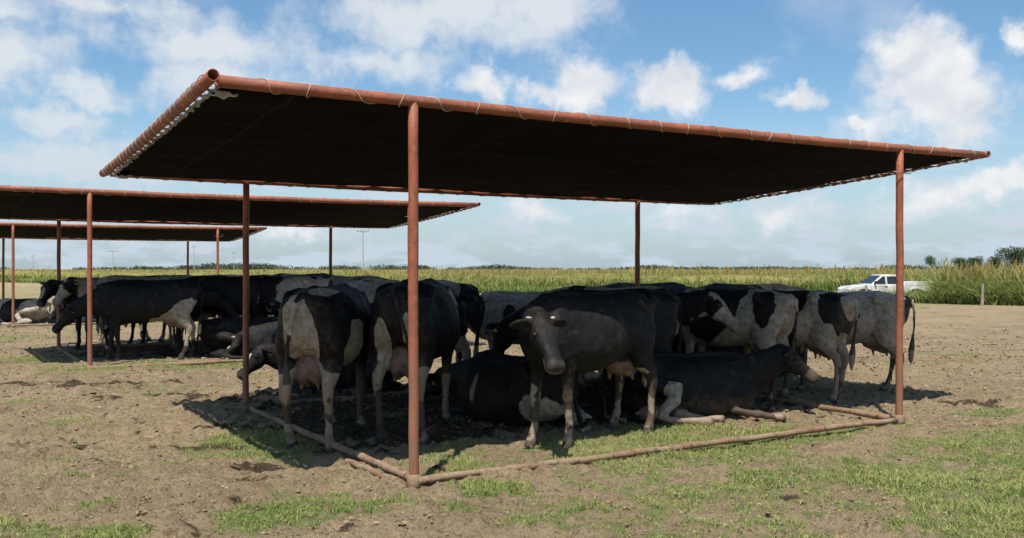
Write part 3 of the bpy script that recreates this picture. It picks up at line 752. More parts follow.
    # door seams
    for s in (-1, 1):
        for x in (.22, -.75, 1.12):
            prof('door_seam', [(x, .42), (x + .012, .42), (x + .012, 1.0), (x, 1.0)], s * .881 - .002, s * .881 + .002, TRIM, root, 0)
pickup()
# ---------------------------------------------------------------- cows
def cow_mat():
    t = material('holstein_coat')
    at = t.node('ShaderNodeAttribute', attribute_name='coat'); sp = t.n.new('ShaderNodeSeparateColor'); t.l.new(at.outputs['Color'], sp.inputs[0])
    patch, pink, dirt = sp.outputs; horn = at.outputs['Alpha']
    geo = t.obj
    n1 = t.noise(geo, 16, 5, .65); n2 = t.noise(geo, 4, 5, .6); n3 = t.noise(t.vmath('MULTIPLY', geo, (1, 1, .25)), 90, 4, .7)
    pf = t.ramp(t.math('ADD', patch, t.math('MULTIPLY', t.math('SUBTRACT', n1, .5), .10)), .485, .515)
    white = t.mix(t.ramp(n2, .38, .65), (.37, .31, .24), (.24, .19, .14))
    white = t.mix(t.ramp(n1, .42, .74, 0, .95), white, (.15, .112, .08))
    white = t.mix(t.ramp(n3, .45, .7, 0, .4), white, (.46, .42, .36))
    black = t.mix(t.ramp(n2, .42, .7), (.006, .0055, .0055), (.013, .010, .009))
    black = t.mix(t.ramp(n3, .5, .75, 0, .3), black, (.024, .018, .014))
    black = t.mix(t.ramp(t.noise(geo, 7, 6, .7), .54, .68, 0, .6), black, (.045, .034, .025))
    c = t.mix(pf, white, black)
    c = t.mix(pink, c, t.mix(t.ramp(n1, .4, .65), (.22, .135, .10), (.12, .078, .055)))
    df = t.ramp(t.math('ADD', dirt, t.math('MULTIPLY', t.math('SUBTRACT', n1, .5), 1.3)), .3, .9, 0, .8)
    dcol = t.mix(pf, (.24, .17, .115), (.10, .07, .048))
    c = t.mix(df, c, dcol)
    c = t.mix(horn, c, (.045, .035, .028))
    t.put(t.b.inputs['Base Color'], c)
    t.put(t.b.inputs['Roughness'], t.ramp(n1, .3, .7, .55, .8)); t.b.inputs['Specular IOR Level'].default_value = .22
    t.put(t.b.inputs['Normal'], t.bump(t.math('ADD', n3, t.math('MULTIPLY', n1, .7)), .35, .012))
    return t.m
COAT = cow_mat()
EYE = simple('cow_eye', (.008, .006, .005), .12, .2, 20)
TAG = simple('yellow_ear_tag', (.75, .52, .03), .5, .15, 20)
TAGB = simple('white_ear_tag', (.7, .7, .68), .5, .15, 20)

class Body:
    def __init__(s): s.V = []; s.F = []; s.n = 0; s.chains = []
    def loft(s, st, tagname, seg=20):
        """st: list of (center, side vec, up vec, half width, r up, r down, n exponent)"""
        rings = []
        for (c, sd_, up, w_, ru, rd, ex) in st:
            a = np.arange(seg) * 2 * math.pi / seg; cs, sn = np.cos(a), np.sin(a)
            e = 2 / ex; X_ = np.sign(cs) * np.abs(cs) ** e * w_; Z_ = np.sign(sn) * np.abs(sn) ** e * np.where(sn > 0, ru, rd)
            rings.append(np.array(c)[None] + X_[:, None] * np.array(sd_)[None] + Z_[:, None] * np.array(up)[None])
        base = s.n; P = np.concatenate(rings); s.V.append(P); m = len(rings)
        for i in range(m - 1):
            for k in range(seg):
                k2 = (k + 1) % seg
                s.F.append((base + i * seg + k, base + i * seg + k2, base + (i + 1) * seg + k2, base + (i + 1) * seg + k))
        s.F.append(tuple(base + k for k in range(seg))[::-1]); s.F.append(tuple(base + (m - 1) * seg + k for k in range(seg)))
        s.n += len(P)
        for i in range(m - 1):
            c0, c1 = np.array(st[i][0]), np.array(st[i + 1][0]); r = (st[i][3] + st[i][4] + st[i + 1][3] + st[i + 1][4]) / 4
            s.chains.append((tagname, c0, c1, r, i / (m - 1), (i + 1) / (m - 1)))
    def limb(s, pts, tagname, side=(0, 1, 0), seg=14):
        """pts: (x,y,z, r fore-aft, r lateral)"""
        st = []; n = len(pts); sd_ = Vector(side)
        for i, p in enumerate(pts):
            a = Vector(pts[max(i - 1, 0)][:3]); b = Vector(pts[min(i + 1, n - 1)][:3]); d_ = (b - a).normalized()
            sv = (sd_ - d_ * sd_.dot(d_)); sv = sv.normalized() if sv.length > .05 else Vector((1, 0, 0)); up = sv.cross(d_).normalized()
            st.append((p[:3], sv, up, p[4], p[3], p[3], 2.2))
        s.loft(st, tagname, seg)
    def ball(s, c, r, tagname, n=7, rot=None):
        st = []
        for i in range(n):
            f = -1 + 2 * (i + .5) / n; f = math.sin(f * math.pi / 2); q_ = math.sqrt(max(1 - f * f, .02))
            st.append(((c[0] + f * r[0], c[1], c[2]), (0, 1, 0), (0, 0, 1), r[1] * q_, r[2] * q_, r[2] * q_, 2))
        s.loft(st, tagname, 14)

def dirv(yaw, pitch): return Vector((math.cos(pitch) * math.cos(yaw), math.cos(pitch) * math.sin(yaw), math.sin(pitch)))

TR = [(-.915, 1.30, 1.16, .07, 1.23), (-.88, 1.355, 1.02, .155, 1.2), (-.80, 1.39, .90, .225, 1.17), (-.66, 1.415, .82, .262, 1.14), (-.48, 1.435, .77, .27, 1.1), (-.28, 1.415, .71, .305, 1.02),
      (-.05, 1.40, .665, .355, .96), (.15, 1.40, .655, .36, .95), (.35, 1.405, .665, .325, .96), (.50, 1.42, .69, .27, 1.0), (.62, 1.41, .73, .235, 1.02), (.74, 1.35, .78, .185, 1.04), (.83, 1.24, .86, .12, 1.06), (.87, 1.15, .95, .06, 1.06)]

def make_cow(label, x, y, deg, pose='stand', neck=(0, 15), head=(0, -50), seed=1, white=0.0, blobs=(), face='black', legs=-.35, dirt=.35,
             scale=1.0, vox=.02, steps=(0, 0, 0, 0), side=1, tags=True, group=None, tail=0.0, z0=None, rump_dirt=0.0, horns=False, front_out=False, pose_udder=False):
    B = Body(); lie = pose == 'lie'; dz = -.68 if lie else 0.0
    # trunk
    st = []
    rs = random.Random(seed)
    fat = rs.uniform(.97, 1.05)
    for (tx, zt, zb, w_, zw) in TR:
        zz = zw + dz; ru = zt - zw; rd = zw - zb
        if lie:
            w_ = w_ * 1.08; zz -= .02; rd = min(rd, zz + .02)
        st.append(((tx, 0, zz), (0, 1, 0), (0, 0, 1), w_ * fat, ru, rd, 2.15))
    B.loft(st, 'trunk', 32)
    # spine ridge, hooks, pins, shoulder blades
    B.limb([(-.86, 0, 1.335 + dz, .045, .05), (-.5, 0, 1.405 + dz, .045, .05), (0, 0, 1.385 + dz, .04, .04), (.45, 0, 1.405 + dz, .045, .05), (.66, 0, 1.36 + dz, .05, .05)], 'trunk')
    for s_ in (-1, 1):
        B.limb([(-.44, s_ * .04, 1.375 + dz, .05, .05), (-.46, s_ * .15, 1.365 + dz, .06, .05), (-.48, s_ * .235, 1.33 + dz, .07, .052), (-.62, s_ * .225, 1.27 + dz, .05, .05), (-.78, s_ * .16, 1.27 + dz, .05, .05), (-.90, s_ * .115, 1.275 + dz, .05, .05)], 'trunk')
        B.limb([(.52, s_ * .13, 1.34 + dz, .10, .05), (.56, s_ * .19, 1.15 + dz, .14, .07), (.62, s_ * .20, .98 + dz, .13, .08), (.56, s_ * .19, .84 + dz, .09, .07)], 'trunk')
    # tail
    tx0 = -.90
    if not lie:
        tl = tail
        B.limb([(tx0 + .04, 0, 1.36, .035, .035), (tx0 - .04, tl * .1, 1.32, .027, .027), (tx0 - .075, tl * .35, 1.18, .022, .022), (tx0 - .07, tl * .8, .95, .020, .020), (tx0 - .05, tl, .74, .024, .024),
                (tx0 - .04, tl, .62, .036, .036), (tx0 - .03, tl * 1.05, .50, .036, .034), (tx0 - .03, tl * 1.1, .42, .015, .015)], 'tail')
    else:
        B.limb([(tx0 + .04, 0, 1.36 + dz, .035, .035), (tx0 - .05, .02 * side, 1.25 + dz, .026, .026), (tx0 - .07, .08 * side, 1.0 + dz, .022, .022), (tx0 - .08, .16 * side, .05, .022, .022), (tx0 + .1, .4 * side, .035, .03, .03)], 'tail')
    if not lie:
        for i, s_ in enumerate((-1, 1)):
            dh = steps[i]; df = steps[2 + i]
            H = [(-.60, 1.18, .22, .10), (-.62, 1.02, .235, .125), (-.60, .88, .20, .12), (-.62, .76, .135, .095), (-.70, .65, .085, .065), (-.765, .555, .066, .048), (-.765, .49, .058, .044), (-.75, .40, .042, .034), (-.735, .26, .036, .031),
                 (-.728, .17, .044, .040), (-.70, .105, .040, .038), (-.68, .07, .056, .050), (-.66, -.02, .070, .058)]
            B.limb([(hx + dh * max(0, 1 - hz / .95), s_ * (.155 + .045 * min(1, max(0, (1.1 - hz) / .4))), hz, ra, rl) for hx, hz, ra, rl in H], 'hleg')
            Fr = [(.52, 1.05, .13, .07), (.53, .90, .13, .085), (.50, .78, .10, .075), (.50, .66, .066, .056), (.505, .53, .050, .044), (.512, .445, .054, .048), (.505, .36, .040, .036), (.50, .22, .033, .030),
                  (.50, .155, .042, .038), (.52, .095, .038, .037), (.535, .065, .052, .048), (.55, -.02, .064, .056)]
            B.limb([(hx + df * max(0, 1 - hz / .95), s_ * (.17 - .02 * min(1, max(0, (.9 - hz) / .6))), hz, ra, rl) for hx, hz, ra, rl in Fr], 'fleg')
        # udder
        B.ball((-.50, 0, .74), (.22, .145, .15), 'udder', 9)
        B.ball((-.58, .055, .69), (.13, .08, .13), 'udder'); B.ball((-.58, -.055, .69), (.13, .08, .13), 'udder')
        for ux in (-.62, -.44):
            for uy in (-.075, .075): B.limb([(ux, uy, .64, .028, .028), (ux, uy, .57, .02, .02), (ux, uy, .53, .015, .015)], 'udder')
    else:
        s_ = side
        # upper hind leg (near): thigh, raised stifle, hock, cannon reaching forward
        B.limb([(-.64, s_ * .14, .44, .21, .13), (-.44, s_ * .30, .42, .19, .12), (-.24, s_ * .42, .38, .12, .09), (-.27, s_ * .49, .27, .085, .07), (-.42, s_ * .55, .15, .062, .052), (-.47, s_ * .57, .10, .056, .05),
                (-.36, s_ * .60, .07, .042, .04), (-.12, s_ * .63, .055, .035, .035), (-.04, s_ * .64, .055, .044, .04), (.06, s_ * .65, .05, .05, .05), (.12, s_ * .65, .035, .05, .05)], 'hleg', (0, 0, 1))
        # far hind leg under the belly, hoof out ahead
        B.limb([(-.35, s_ * .2, .12, .12, .1), (-.10, s_ * .40, .07, .05, .05), (.12, s_ * .47, .05, .036, .034), (.2, s_ * .48, .05, .042, .04), (.30, s_ * .49, .04, .05, .048)], 'hleg', (0, 0, 1))
        B.ball((-.52, s_ * .42, .11), (.16, .12, .10), 'udder', 8)
        B.limb([(-.66, s_ * .45, .14, .03, .03), (-.72, s_ * .50, .12, .016, .016)], 'udder')
        for q_ in (-1, 1):
            if front_out and q_ == s_:
                B.limb([(.52, q_ * .20, .42, .13, .09), (.56, q_ * .26, .24, .11, .08), (.48, q_ * .31, .11, .065, .055), (.66, q_ * .38, .085, .044, .04), (.77, q_ * .41, .075, .048, .044), (.89, q_ * .43, .05, .031, .029), (.96, q_ * .43, .045, .037, .035), (1.04, q_ * .44, .03, .045, .045)], 'fleg', (0, 0, 1))
            else:
                B.limb([(.52, q_ * .20, .42, .13, .09), (.54, q_ * .25, .24, .11, .08), (.50, q_ * .28, .12, .07, .06), (.74, q_ * .30, .085, .05, .05), (.86, q_ * .31, .08, .055, .05), (.80, q_ * .36, .05, .04, .04), (.62, q_ * .39, .04, .034, .034), (.52, q_ * .40, .045, .045, .04)], 'fleg', (0, 0, 1))
    # neck and head
    ny_, np_ = R(neck[0]), R(neck[1]); hy, hp = R(neck[0] + head[0]), R(head[1])
    p0 = Vector((.60, 0, 1.12 + dz)); p1 = p0 + dirv(ny_ * .35, np_ * .6) * .22; p2 = p1 + dirv(ny_ * .8, np_) * .24; p3 = p2 + dirv(ny_, np_) * .20
    def fr(d_):
        sd_ = Vector((0, 0, 1)).cross(d_)
        sd_ = sd_.normalized() if sd_.length > .05 else Vector((0, 1, 0)); return sd_, d_.cross(sd_).normalized()
    st = []
    ctr = [p0 - Vector((.12, 0, 0)), p0, p1, p2, p3, p3 + dirv(hy, (np_ + hp) / 2) * .07]
    wd = [(.20, .26, .32), (.185, .25, .30), (.135, .21, .24), (.105, .165, .19), (.085, .125, .15), (.07, .09, .11)]
    for i, c_ in enumerate(ctr):
        a = ctr[max(i - 1, 0)]; b = ctr[min(i + 1, 5)]; d_ = (b - a).normalized(); sd_, up = fr(d_)
        st.append((c_, sd_, up, wd[i][0], wd[i][1], wd[i][2], 2.1))
    B.loft(st, 'neck', 22)
    hd = dirv(hy, hp); sd_, up = fr(hd); po = p3 + up * .0
    HS = [(-.06, .055, .05, .06, .0), (-.02, .085, .085, .10, .0), (.05, .108, .10, .125, .0), (.11, .122, .102, .150, .0), (.17, .112, .086, .148, .0), (.23, .090, .072, .120, .0), (.30, .076, .066, .088, -.004), (.36, .078, .066, .078, -.008),
          (.41, .092, .070, .080, -.01), (.45, .092, .062, .074, -.014), (.48, .066, .040, .05, -.02)]
    B.loft([(po + hd * a + up * o_, sd_, up, w_, ru, rd, 2.4) for a, w_, ru, rd, o_ in HS], 'head', 22)
    for s_ in (-1, 1):
        # brow and jaw
        c_ = po + hd * .10 + sd_ * s_ * .085 + up * .055
        B.limb([tuple(c_ - hd * .03) + (.03, .03), tuple(c_) + (.036, .036), tuple(c_ + hd * .05) + (.024, .024)], 'head')
        e0 = po + hd * -.005 + sd_ * s_ * .075 + up * .04
        ed = (sd_ * s_ * .95 - up * .12 - hd * .12).normalized()
        el_ = [(0, .028, .024), (.05, .048, .024), (.11, .068, .022), (.165, .056, .019), (.215, .020, .014)]
        st = []
        e_up = (up - ed * up.dot(ed)).normalized(); e_f = ed.cross(e_up)
        for a, wr, th in el_: st.append((e0 + ed * a - e_up * a * a * .8, e_f, e_up, th, wr, wr, 2.0))
        B.loft([(c9, b9, a9, ru9, w9, w9, n9) for (c9, a9, b9, w9, ru9, rd9, n9) in st], 'ear', 12)
    if horns:
        for s_ in (-1, 1):
            h0 = po + up * .05 + sd_ * s_ * .06 - hd * .02
            B.limb([tuple(h0) + (.026, .026), tuple(h0 + sd_ * s_ * .045 - hd * .02) + (.024, .024), tuple(h0 + sd_ * s_ * .075 - hd * .045) + (.018, .018)], 'horn')
    # ---- union by voxels: one continuous surface
    Vv = np.concatenate(B.V); me = bpy.data.meshes.new('raw'); me.from_pydata([tuple(v) for v in Vv], [], B.F); me.update()
    bm = bmesh.new(); bm.from_mesh(me); bmesh.ops.recalc_face_normals(bm, faces=bm.faces[:]); bm.to_mesh(me); bm.free()
    tmp = bpy.data.objects.new('raw', me); C.objects.link(tmp)
    m = tmp.modifiers.new('r', 'REMESH'); m.mode = 'VOXEL'; m.voxel_size = vox; m.adaptivity = 0
    m2 = tmp.modifiers.new('s', 'SMOOTH'); m2.factor = .5; m2.iterations = 4 if vox < .02 else 2
    dg = bpy.context.evaluated_depsgraph_get(); dg.update()
    out = bpy.data.meshes.new_from_object(tmp.evaluated_get(dg)); out.name = 'cow_body'
    bpy.data.objects.remove(tmp); bpy.data.meshes.remove(me)
    n = len(out.vertices); P = np.zeros(n * 3, np.float32); out.vertices.foreach_get('co', P); P = P.reshape(-1, 3).astype(float)
    # ---- slight muscular unevenness, ribs
    NR = np.zeros(n * 3, np.float32); out.vertices.foreach_get('normal', NR); NR = NR.reshape(-1, 3)
    ribs = np.sin(P[:, 0] * 42 + P[:, 2] * 6) * np.clip(1 - np.abs(P[:, 0] - .05) / .35, 0, 1) * np.clip(1 - np.abs(P[:, 2] - dz - 1.0) / .3, 0, 1)
    sgr = lambda cx, cz, rr_, d_: -d_ * np.exp(-(((P[:, 0] - cx) / rr_) ** 2 + ((P[:, 2] - dz - cz) / rr_) ** 2)) * (np.abs(P[:, 1]) > .1)
    carve = sgr(-.30, 1.24, .12, .045) + sgr(.34, 1.12, .10, .022) + sgr(-.66, 1.33, .09, .02) + sgr(.78, 1.0, .09, .02)
    folds = np.sin((P[:, 0] - P[:, 2] * .5) * 48) * np.exp(-((P[:, 0] - .74) / .12) ** 2) * .005
    P = P + NR * (ribs * .006 + carve + folds + fbm(P * 4.5, seed, 4, .6) * .016)[:, None]
    # ---- coat masks
    tags_ = {}
    best = np.full(n, 1e9); which = np.zeros(n, int); par = np.zeros(n); names = ['trunk', 'tail', 'hleg', 'fleg', 'udder', 'neck', 'head', 'ear', 'horn']
    for (tn, c0, c1, r, s0, s1) in B.chains:
        dv = c1 - c0; L2 = max(dv @ dv, 1e-9); tt = np.clip((P - c0) @ dv / L2, 0, 1)
        dd = np.linalg.norm(P - (c0 + tt[:, None] * dv), axis=1) / max(r, .02)
        k = dd < best; best[k] = dd[k]; which[k] = names.index(tn); par[k] = (s0 + tt * (s1 - s0))[k]
    is_ = lambda nm: which == names.index(nm)
    Q = P.copy(); Q[:, 2] -= dz
    fld = fbm(Q * np.array([1.9, 1.5, 2.1]) + seed * 7.7, seed, 3, .45) * 1.25 - white
    for bl in blobs:       # (x, z, rx, rz, sign, side)
        bx_, bz_, rx_, rz_, sg = bl[:5]; sdx = bl[5] if len(bl) > 5 else 0
        gss = np.exp(-(((Q[:, 0] - bx_) / rx_) ** 2 + ((Q[:, 2] - bz_) / rz_) ** 2))
        if len(bl) > 6: gss = gss * np.exp(-((Q[:, 1] - bl[6]) / bl[7]) ** 2)
        if sdx: gss = gss * (1 / (1 + np.exp(-Q[:, 1] * sdx * 25)))
        fld = fld + sg * gss * 1.6
    lg = (is_('hleg') & (par > .38)) | (is_('fleg') & (par > .25))
    legw = np.where(is_('hleg'), np.clip((par - (.02 if lie else .3)) * 3.5, 0, 1), np.where(is_('fleg'), np.clip((par - (.66 if lie else .2)) * 3.5, 0, 1), 0))
    fld = fld + legw * (legs * 3 + 1.6 * fbm(P * 7, seed + 5, 3, .6)) + .35 * fbm(P * 9, seed + 9, 3, .6)
    HL = np.stack([(P - np.array(po)) @ np.array(v) for v in (hd, sd_, up)], 1)
    ish = is_('head') | is_('ear')
    fh = np.full(n, .6)
    if face == 'star': fh = fh + 1.1 * (fbm(P * 14, seed + 3, 3) - .12) * (HL[:, 0] > 0) 
    if face == 'blaze': fh = np.where((np.abs(HL[:, 1]) < .045 - .03 * (HL[:, 0] - .1)) & (HL[:, 0] > .04) & (HL[:, 0] < .36) & (HL[:, 2] > .02), -.5, .6)
    if face == 'star': fh = np.where(((np.abs(HL[:, 1] - .01) < .035) & (np.abs(HL[:, 0] - .06) < .05) & (HL[:, 2] > .02)) | ((HL[:, 0] > .33) & (HL[:, 2] < -.02)), -.5, fh)
    if face == 'white': fh = np.where((HL[:, 0] > .06) & ~((np.abs(HL[:, 0] - .10) < .06) & (np.abs(HL[:, 1]) > .075)), -.5, .6)
    if face == 'muzzle': fh = np.where(HL[:, 0] > .35, -.5, .6)
    fld = np.where(is_('head') | is_('ear'), fh, fld)
    fld = np.where(is_('ear'), .6, fld)
    nk = is_('neck'); fld = fld + np.where(nk, .35 * (face != 'white') + .15, 0)
    if horns: fld = np.where(is_('horn') , -.6, fld)
    fld = np.where(is_('tail'), np.where(par > .72, -.4, np.maximum(fld, .3)), fld)
    patch = np.clip(.5 + fld * .32, 0, 1)
    pink = np.where(is_('udder'), 1.0 if (not lie or pose_udder) else 0.0, 0.0)
    nose = is_('head') & (HL[:, 0] > .425)
    pk = face in ('white', 'muzzle')
    pink = np.where(nose & pk, .8, pink)
    horn_ = np.where(nose & (not pk), .8, 0.0)
    nost = is_('head') & (np.hypot((HL[:, 0] - .445) * 1.0, (np.abs(HL[:, 1]) - .045) * 1.2) < .022) & (HL[:, 2] > -.02); horn_ = np.where(nost, 1.0, horn_)
    hoof = (is_('hleg') & (par > .93)) | (is_('fleg') & (par > .93)); horn_ = np.where(hoof, .9, horn_)
    dm = dirt * (1 - np.clip(Q[:, 2] / .85, 0, 1)) * 1.6 + .15 * dirt
    if lie: dm = dirt * (1 - np.clip(P[:, 2] / .4, 0, 1)) * 1.4 + .1 * dirt
    dm = dm + rump_dirt * np.clip((-Q[:, 0] - .55) * 3, 0, 1)
    dm = np.where(ish, np.where((HL[:, 0] > .32) & (face == 'grey'), .8, .05), dm); dm = np.where(is_('udder'), dm * .45, dm)
    for _ in (0, 1):       # soften the masks a little along the surface
        pass
    col = np.stack([patch, pink, np.clip(dm, 0, 1), horn_], 1).astype(np.float32)
    out.vertices.foreach_set('co', P.astype(np.float32).ravel())
    ca = out.color_attributes.new('coat', 'FLOAT_COLOR', 'POINT'); ca.data.foreach_set('color', col.ravel())
    # masks are computed per vertex: average over neighbours for soft borders
    E = np.zeros(len(out.edges) * 2, np.int32); out.edges.foreach_get('vertices', E); E = E.reshape(-1, 2)
    for _ in range(2):
        acc = col.copy().astype(np.float64); cnt = np.ones(n)
        np.add.at(acc, E[:, 0], col[E[:, 1]]); np.add.at(acc, E[:, 1], col[E[:, 0]]); np.add.at(cnt, E.ravel(), 1)
        col = (acc / cnt[:, None]).astype(np.float32)
    ca.data.foreach_set('color', col.ravel())
    out.polygons.foreach_set('use_smooth', np.ones(len(out.polygons), bool)); out.update()
    gz0 = gz_at(x, y) if z0 is None else z0
    root = empty('cow', (x, y, gz0 + .0), R(deg), label, 'cow', group or 'cows crowded in the shade of the nearest shelter')
    root.scale = (scale,) * 3
    mesh_obj('body', out, COAT, root)
    # eyes, ear tags
    for s_ in (-1, 1):
        c_ = po + hd * .125 + sd_ * s_ * .107 + up * .042
        bm = bmesh.new(); bmesh.ops.create_uvsphere(bm, u_segments=12, v_segments=8, radius=.022, matrix=Matrix.Translation(c_)); bm_obj('eye', bm, EYE, root, True)
        if tags and (s_ == 1 or rs.random() < .4):
            c_ = po + sd_ * s_ * .165 - up * .045 - hd * .045 + hd * .03
            M_ = Matrix.Translation(c_) @ Matrix((sd_, up, hd)).transposed().to_4x4() @ Matrix.Diagonal((.045, .055, .006, 1))
            bm = bmesh.new(); bmesh.ops.create_cube(bm, size=1, matrix=M_); 
            o = bm_obj('ear_tag', bm, TAG if rs.random() < .7 else TAGB, root); md = o.modifiers.new('b', 'BEVEL'); md.width = .004
    return root

G2 = 'cows crowded in the shade of the second shelter'; G3 = 'cows lying in the shade of the third shelter'
NV, MV, FV = .014, .018, .026
QUICK = False
if QUICK: NV = MV = FV = .03
# --- nearest shelter
make_cow('black and white cow seen from behind, udder showing, just right of the left back post', -1.74, 9.16, 84, seed=3, white=-.55,
         blobs=[(-.86, 1.12, .16, .20, -1.5, 0, .02, .10), (-.80, .95, .2, .3, -1.3, 0, .06, .10), (-.85, .9, .2, .25, -1.4, 0, -.09, .06), (-.62, 1.40, .25, .06, -1.0, 0, -.15, .12), (-.25, .85, .15, .25, -1.2, -1), (-.6, .6, .3, .15, -1.0)], face='black', legs=-.25, dirt=.95, rump_dirt=.35, vox=NV, scale=1.02, steps=(.02, .16, 0, .06), tail=.10, neck=(5, 5))
make_cow('mostly black cow with pale inner thighs, seen from behind through the front left post', -.93, 9.55, 82, seed=5, white=-.85,
         blobs=[(-.85, .88, .2, .24, -1.7, 0, .13, .08), (-.85, .9, .2, .32, -1.6, 0, -.10, .05), (-.6, .55, .3, .15, -1.0)], face='black', legs=-.3, dirt=.9, rump_dirt=.3, vox=NV, scale=1.05, steps=(-.04, .10, 0, .05), tail=-.16, neck=(-8, 8))
make_cow('black cow with small pale horns and muddy front legs, head lowered towards the viewer', .70, 8.92, 225, seed=8, white=-1.0,
         blobs=[(-.55, .62, .25, .12, -1.0), (.78, 1.2, .1, .2, .8)], face='star', legs=-.34, dirt=.75, vox=NV, scale=.96, steps=(.02, -.05, .10, -.10), neck=(56, 4), head=(12, -46), horns=True)
make_cow('black cow right behind the horned cow, only its long black back showing', 1.0, 10.38, 196, seed=10, white=-1.2, face='black', legs=-.2, dirt=.5, vox=MV, scale=.94, neck=(-60, -14), head=(-20, -50))
make_cow('cow with a white face and pink nose looking right above the lying black cow', 1.22, 11.4, -6, seed=12, white=.15,
         blobs=[(.55, .75, .25, .25, -1), (.75, 1.25, .35, .2, .8), (0, 1.3, .5, .15, -.6)], face='white', legs=-.45, dirt=.4, vox=NV, scale=.93, neck=(-22, 14), head=(0, -44))
make_cow('grey white cow with one small black flank patch, behind the white faced cow', 2.68, 11.8, 140, seed=14, white=.8,
         blobs=[(.12, 1.2, .33, .55, 1.5, 0), (-.60, 1.2, .11, .20, 1.8, 1)], face='black', legs=.35, dirt=.7, vox=NV, rump_dirt=.4, scale=.92, tail=.1)
make_cow('white cow with black forequarters and a large black hip patch, left of the speckled cow', 3.42, 11.9, 140, seed=17, white=.8,
         blobs=[(-.02, 1.1, .26, .7, 1.6, 0), (-.70, 1.2, .15, .22, 1.5, 0), (-.85, .9, .08, .2, 1.0)], face='black', legs=.25, dirt=.9, vox=NV, scale=.92, rump_dirt=.45, steps=(.08, -.05, 0, 0), tail=.1)
make_cow('greyish white speckled cow at the far right beside the right front post', 4.32, 12.55, 158, seed=19, white=.95,
         blobs=[(.25, 1.32, .14, .1, 1.0, 0), (-.90, 1.15, .06, .3, 1.4, 0), (.3, .75, .2, .15, 1.0), (-.25, 1.1, .05, .08, .7)], face='black', legs=.45, dirt=.8, vox=NV, scale=.92, rump_dirt=.5, steps=(.1, -.05, 0, 0), tail=-.05)
make_cow('black cow lying with muzzle to the right and a pale dirty hind leg stretched out', 1.86, 10.3, 8, 'lie', seed=23, white=-1.25,
         blobs=[(-.85, .55, .2, .2, -.5)], face='grey', legs=-.85, dirt=.75, vox=NV, scale=.93, side=-1, neck=(-10, 30), head=(-4, -38), front_out=True, pose_udder=True)
make_cow('black cow lying with a pale flank behind the muddy front legs of the horned cow', .0, 9.9, 126, 'lie', seed=26, white=-.7,
         blobs=[(-.72, .8, .2, .32, -1.5), (.2, 1.1, .06, .18, -1.3, 0)], face='black', legs=-.3, dirt=.35, vox=NV, side=-1, scale=.97, neck=(15, -5), head=(0, -30))
make_cow('pale grey cow with one oval black patch in the gap left of the horned cow', 0.2, 12.6, 184, seed=29, white=.8,
         blobs=[(.28, 1.12, .09, .16, 1.7, 0), (.76, 1.2, .14, .35, 1.4), (-.6, 1.1, .3, .4, 1.2)], face='black', legs=-.3, dirt=.3, vox=MV, scale=.90, neck=(5, 0), head=(0, -45))
make_cow('white cow with black spots whose back shows between the two cows seen from behind', -1.35, 11.75, 196, seed=31, white=.7,
         blobs=[(.1, 1.25, .15, .12, 1.4), (-.4, 1.3, .15, .12, 1.3), (-.8, 1.2, .12, .3, 1.3)], face='black', legs=.4, dirt=.5, vox=MV, neck=(0, -5))
make_cow('black cow lying with its white blazed face beside the left back post', -2.12, 12.45, 192, 'lie', seed=37, white=-1.3, face='blaze', legs=-.2, dirt=.35, vox=MV, side=1, neck=(20, 16), head=(0, -45), scale=.9)
make_cow('black cow with raised head behind the right back post', 2.0, 14.1, 22, seed=41, white=-.9, face='black', dirt=.3, vox=MV, neck=(0, 14), head=(0, -40), scale=.97)
make_cow('black cow at the very back, head rising over the cow with the flank patch', 3.55, 14.5, 168, seed=43, white=-.9, face='black', dirt=.3, vox=MV, neck=(0, 20), head=(0, -25), scale=.95)
make_cow('dark cow with a white spot on its back, just visible above the long black back', 1.55, 13.2, 12, seed=45, white=-.5, blobs=[(-.3, 1.4, .2, .1, -1.6)], face='black', dirt=.3, vox=MV, neck=(0, -15), head=(0, -60), scale=.96)
make_cow('black cow lying in shade beyond the bellies of the grey white cows', 3.3, 13.2, 205, 'lie', seed=47, white=-1.0, face='black', dirt=.3, vox=MV, side=-1)
make_cow('dark cow standing behind the horned cow, filling the gap above the lying cow', 2.35, 12.75, 30, seed=48, white=-.7, face='black', legs=.2, dirt=.4, vox=MV, scale=.9, neck=(0, -15))
# --- second shelter
make_cow('big black cow with white hind legs standing sideways at the front of the second shelter', -6.38, 16.6, 202, seed=51, white=-1.1,
         blobs=[(-.72, .45, .2, .35, -2.6), (-.7, .8, .25, .22, -2.0), (-.4, .72, .3, .1, -1.2)], face='blaze', legs=.3, dirt=.35, vox=MV, group=G2, steps=(-.14, .06, .10, -.08), neck=(-12, -22), head=(0, -50), scale=.96)
make_cow('cow with a white blaze facing the viewer at the left end of the second herd', -8.25, 19.4, 236, seed=53, white=-.6, face='blaze', dirt=.3, vox=FV, group=G2, neck=(10, 18), head=(5, -55), legs=.2)
make_cow('cow with a white face looking over the back of the big black cow', -7.15, 18.3, 210, seed=55, white=.2, blobs=[(.5, 1.2, .3, .3, -.8)], face='white', dirt=.3, vox=FV, group=G2, neck=(10, 18), head=(5, -55), legs=.2)
make_cow('black cow standing behind the rump of the big black cow with white hind legs', -5.55, 18.6, 20, seed=57, white=-1.1, face='black', dirt=.3, vox=FV, group=G2, neck=(0, 5))
make_cow('black cow lying behind the white hind legs of the big black cow', -4.75, 17.5, 12, 'lie', seed=59, white=-1.0, face='black', dirt=.3, vox=FV, group=G2, side=-1)
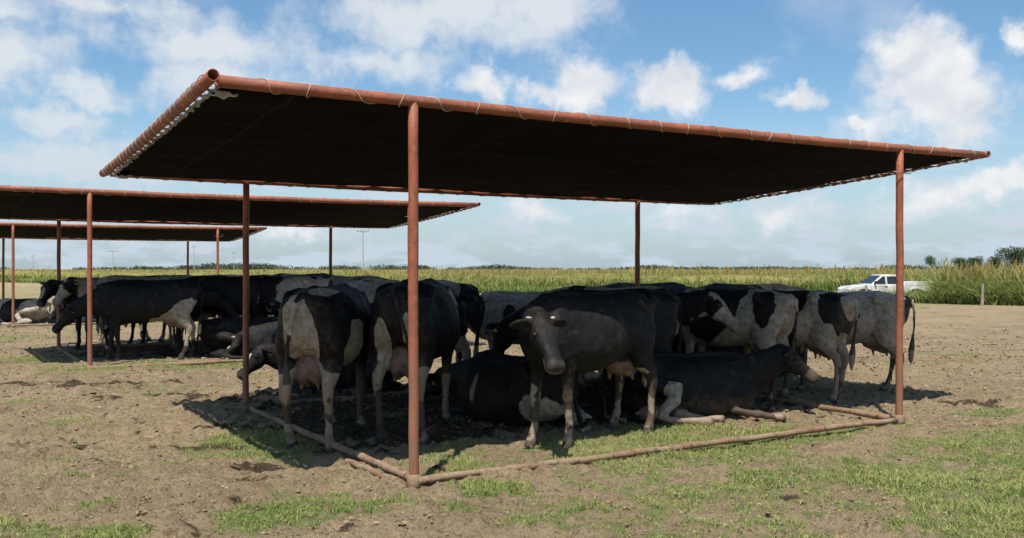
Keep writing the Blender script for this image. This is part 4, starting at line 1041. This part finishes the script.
make_cow('patchy cow with white shoulder band in the back row behind the left back post', -4.75, 19.9, 176, seed=61, white=.05, blobs=[(.25, 1.1, .14, .5, -1.3), (-.2, 1.15, .3, .3, 1.0)], face='black', dirt=.3, vox=FV, group=G2, neck=(0, -10), legs=-.3)
make_cow('black backed cow in the right back corner of the second shelter', -3.55, 20.9, 10, seed=63, white=-.4, face='black', dirt=.3, vox=FV, group=G2, neck=(0, -15), legs=-.3)
make_cow('black cow in the back row of the second shelter, directly behind the big black cow', -7.3, 20.9, 8, seed=65, white=-.9, face='black', dirt=.3, vox=FV, group=G2, neck=(0, 10))
make_cow('dark cow in the back row of the second shelter, right of centre', -5.9, 21.3, 172, seed=67, white=-.5, face='black', dirt=.3, vox=FV, group=G2, neck=(0, 15))
make_cow('light backed cow far behind, between the left back post and the front left post', -3.2, 19.5, 172, seed=33, white=.5, face='blaze', legs=-.3, dirt=.3, vox=FV, group=G2, neck=(10, -10), head=(0, -60))
for (lb, x, y, a, ps, sd, wh, fc, nk) in [
    ('black cow standing close behind the big black cow, its legs seen under the belly', -6.75, 17.85, 12, 'stand', 81, -.9, 'black', (0, -5)),
    ('black and white cow standing in the middle rows of the second herd', -6.5, 19.7, 186, 'stand', 84, .0, 'black', (0, -5)),
    ('black and white cow in the second herd, just right of the left back post', -4.45, 18.75, 172, 'stand', 85, -.05, 'black', (0, -10)),
    ('dark cow with a lowered head in the left back rows of the second herd', -8.3, 20.6, 200, 'stand', 86, -.6, 'blaze', (0, -20)),
    ('black backed cow in the last row at the right end of the second herd', -4.7, 21.3, 184, 'stand', 88, -.4, 'black', (0, 5))]:
    make_cow(lb, x, y, a, ps, seed=sd, white=wh, face=fc, legs=-.2, dirt=.4, vox=FV, group=G2, neck=nk, side=-1)
# --- third shelter
make_cow('pale cow with black patches lying at the left edge under the third shelter', -14.3, 27.7, 172, 'lie', seed=71, white=.55, blobs=[(.1, 1.1, .25, .5, 1.0)], face='white', dirt=.25, vox=FV, group=G3, side=1)
make_cow('black and white cow lying behind the pale patched one under the third shelter', -13.0, 29.3, 20, 'lie', seed=73, white=.0, face='black', dirt=.25, vox=FV, group=G3, side=-1)
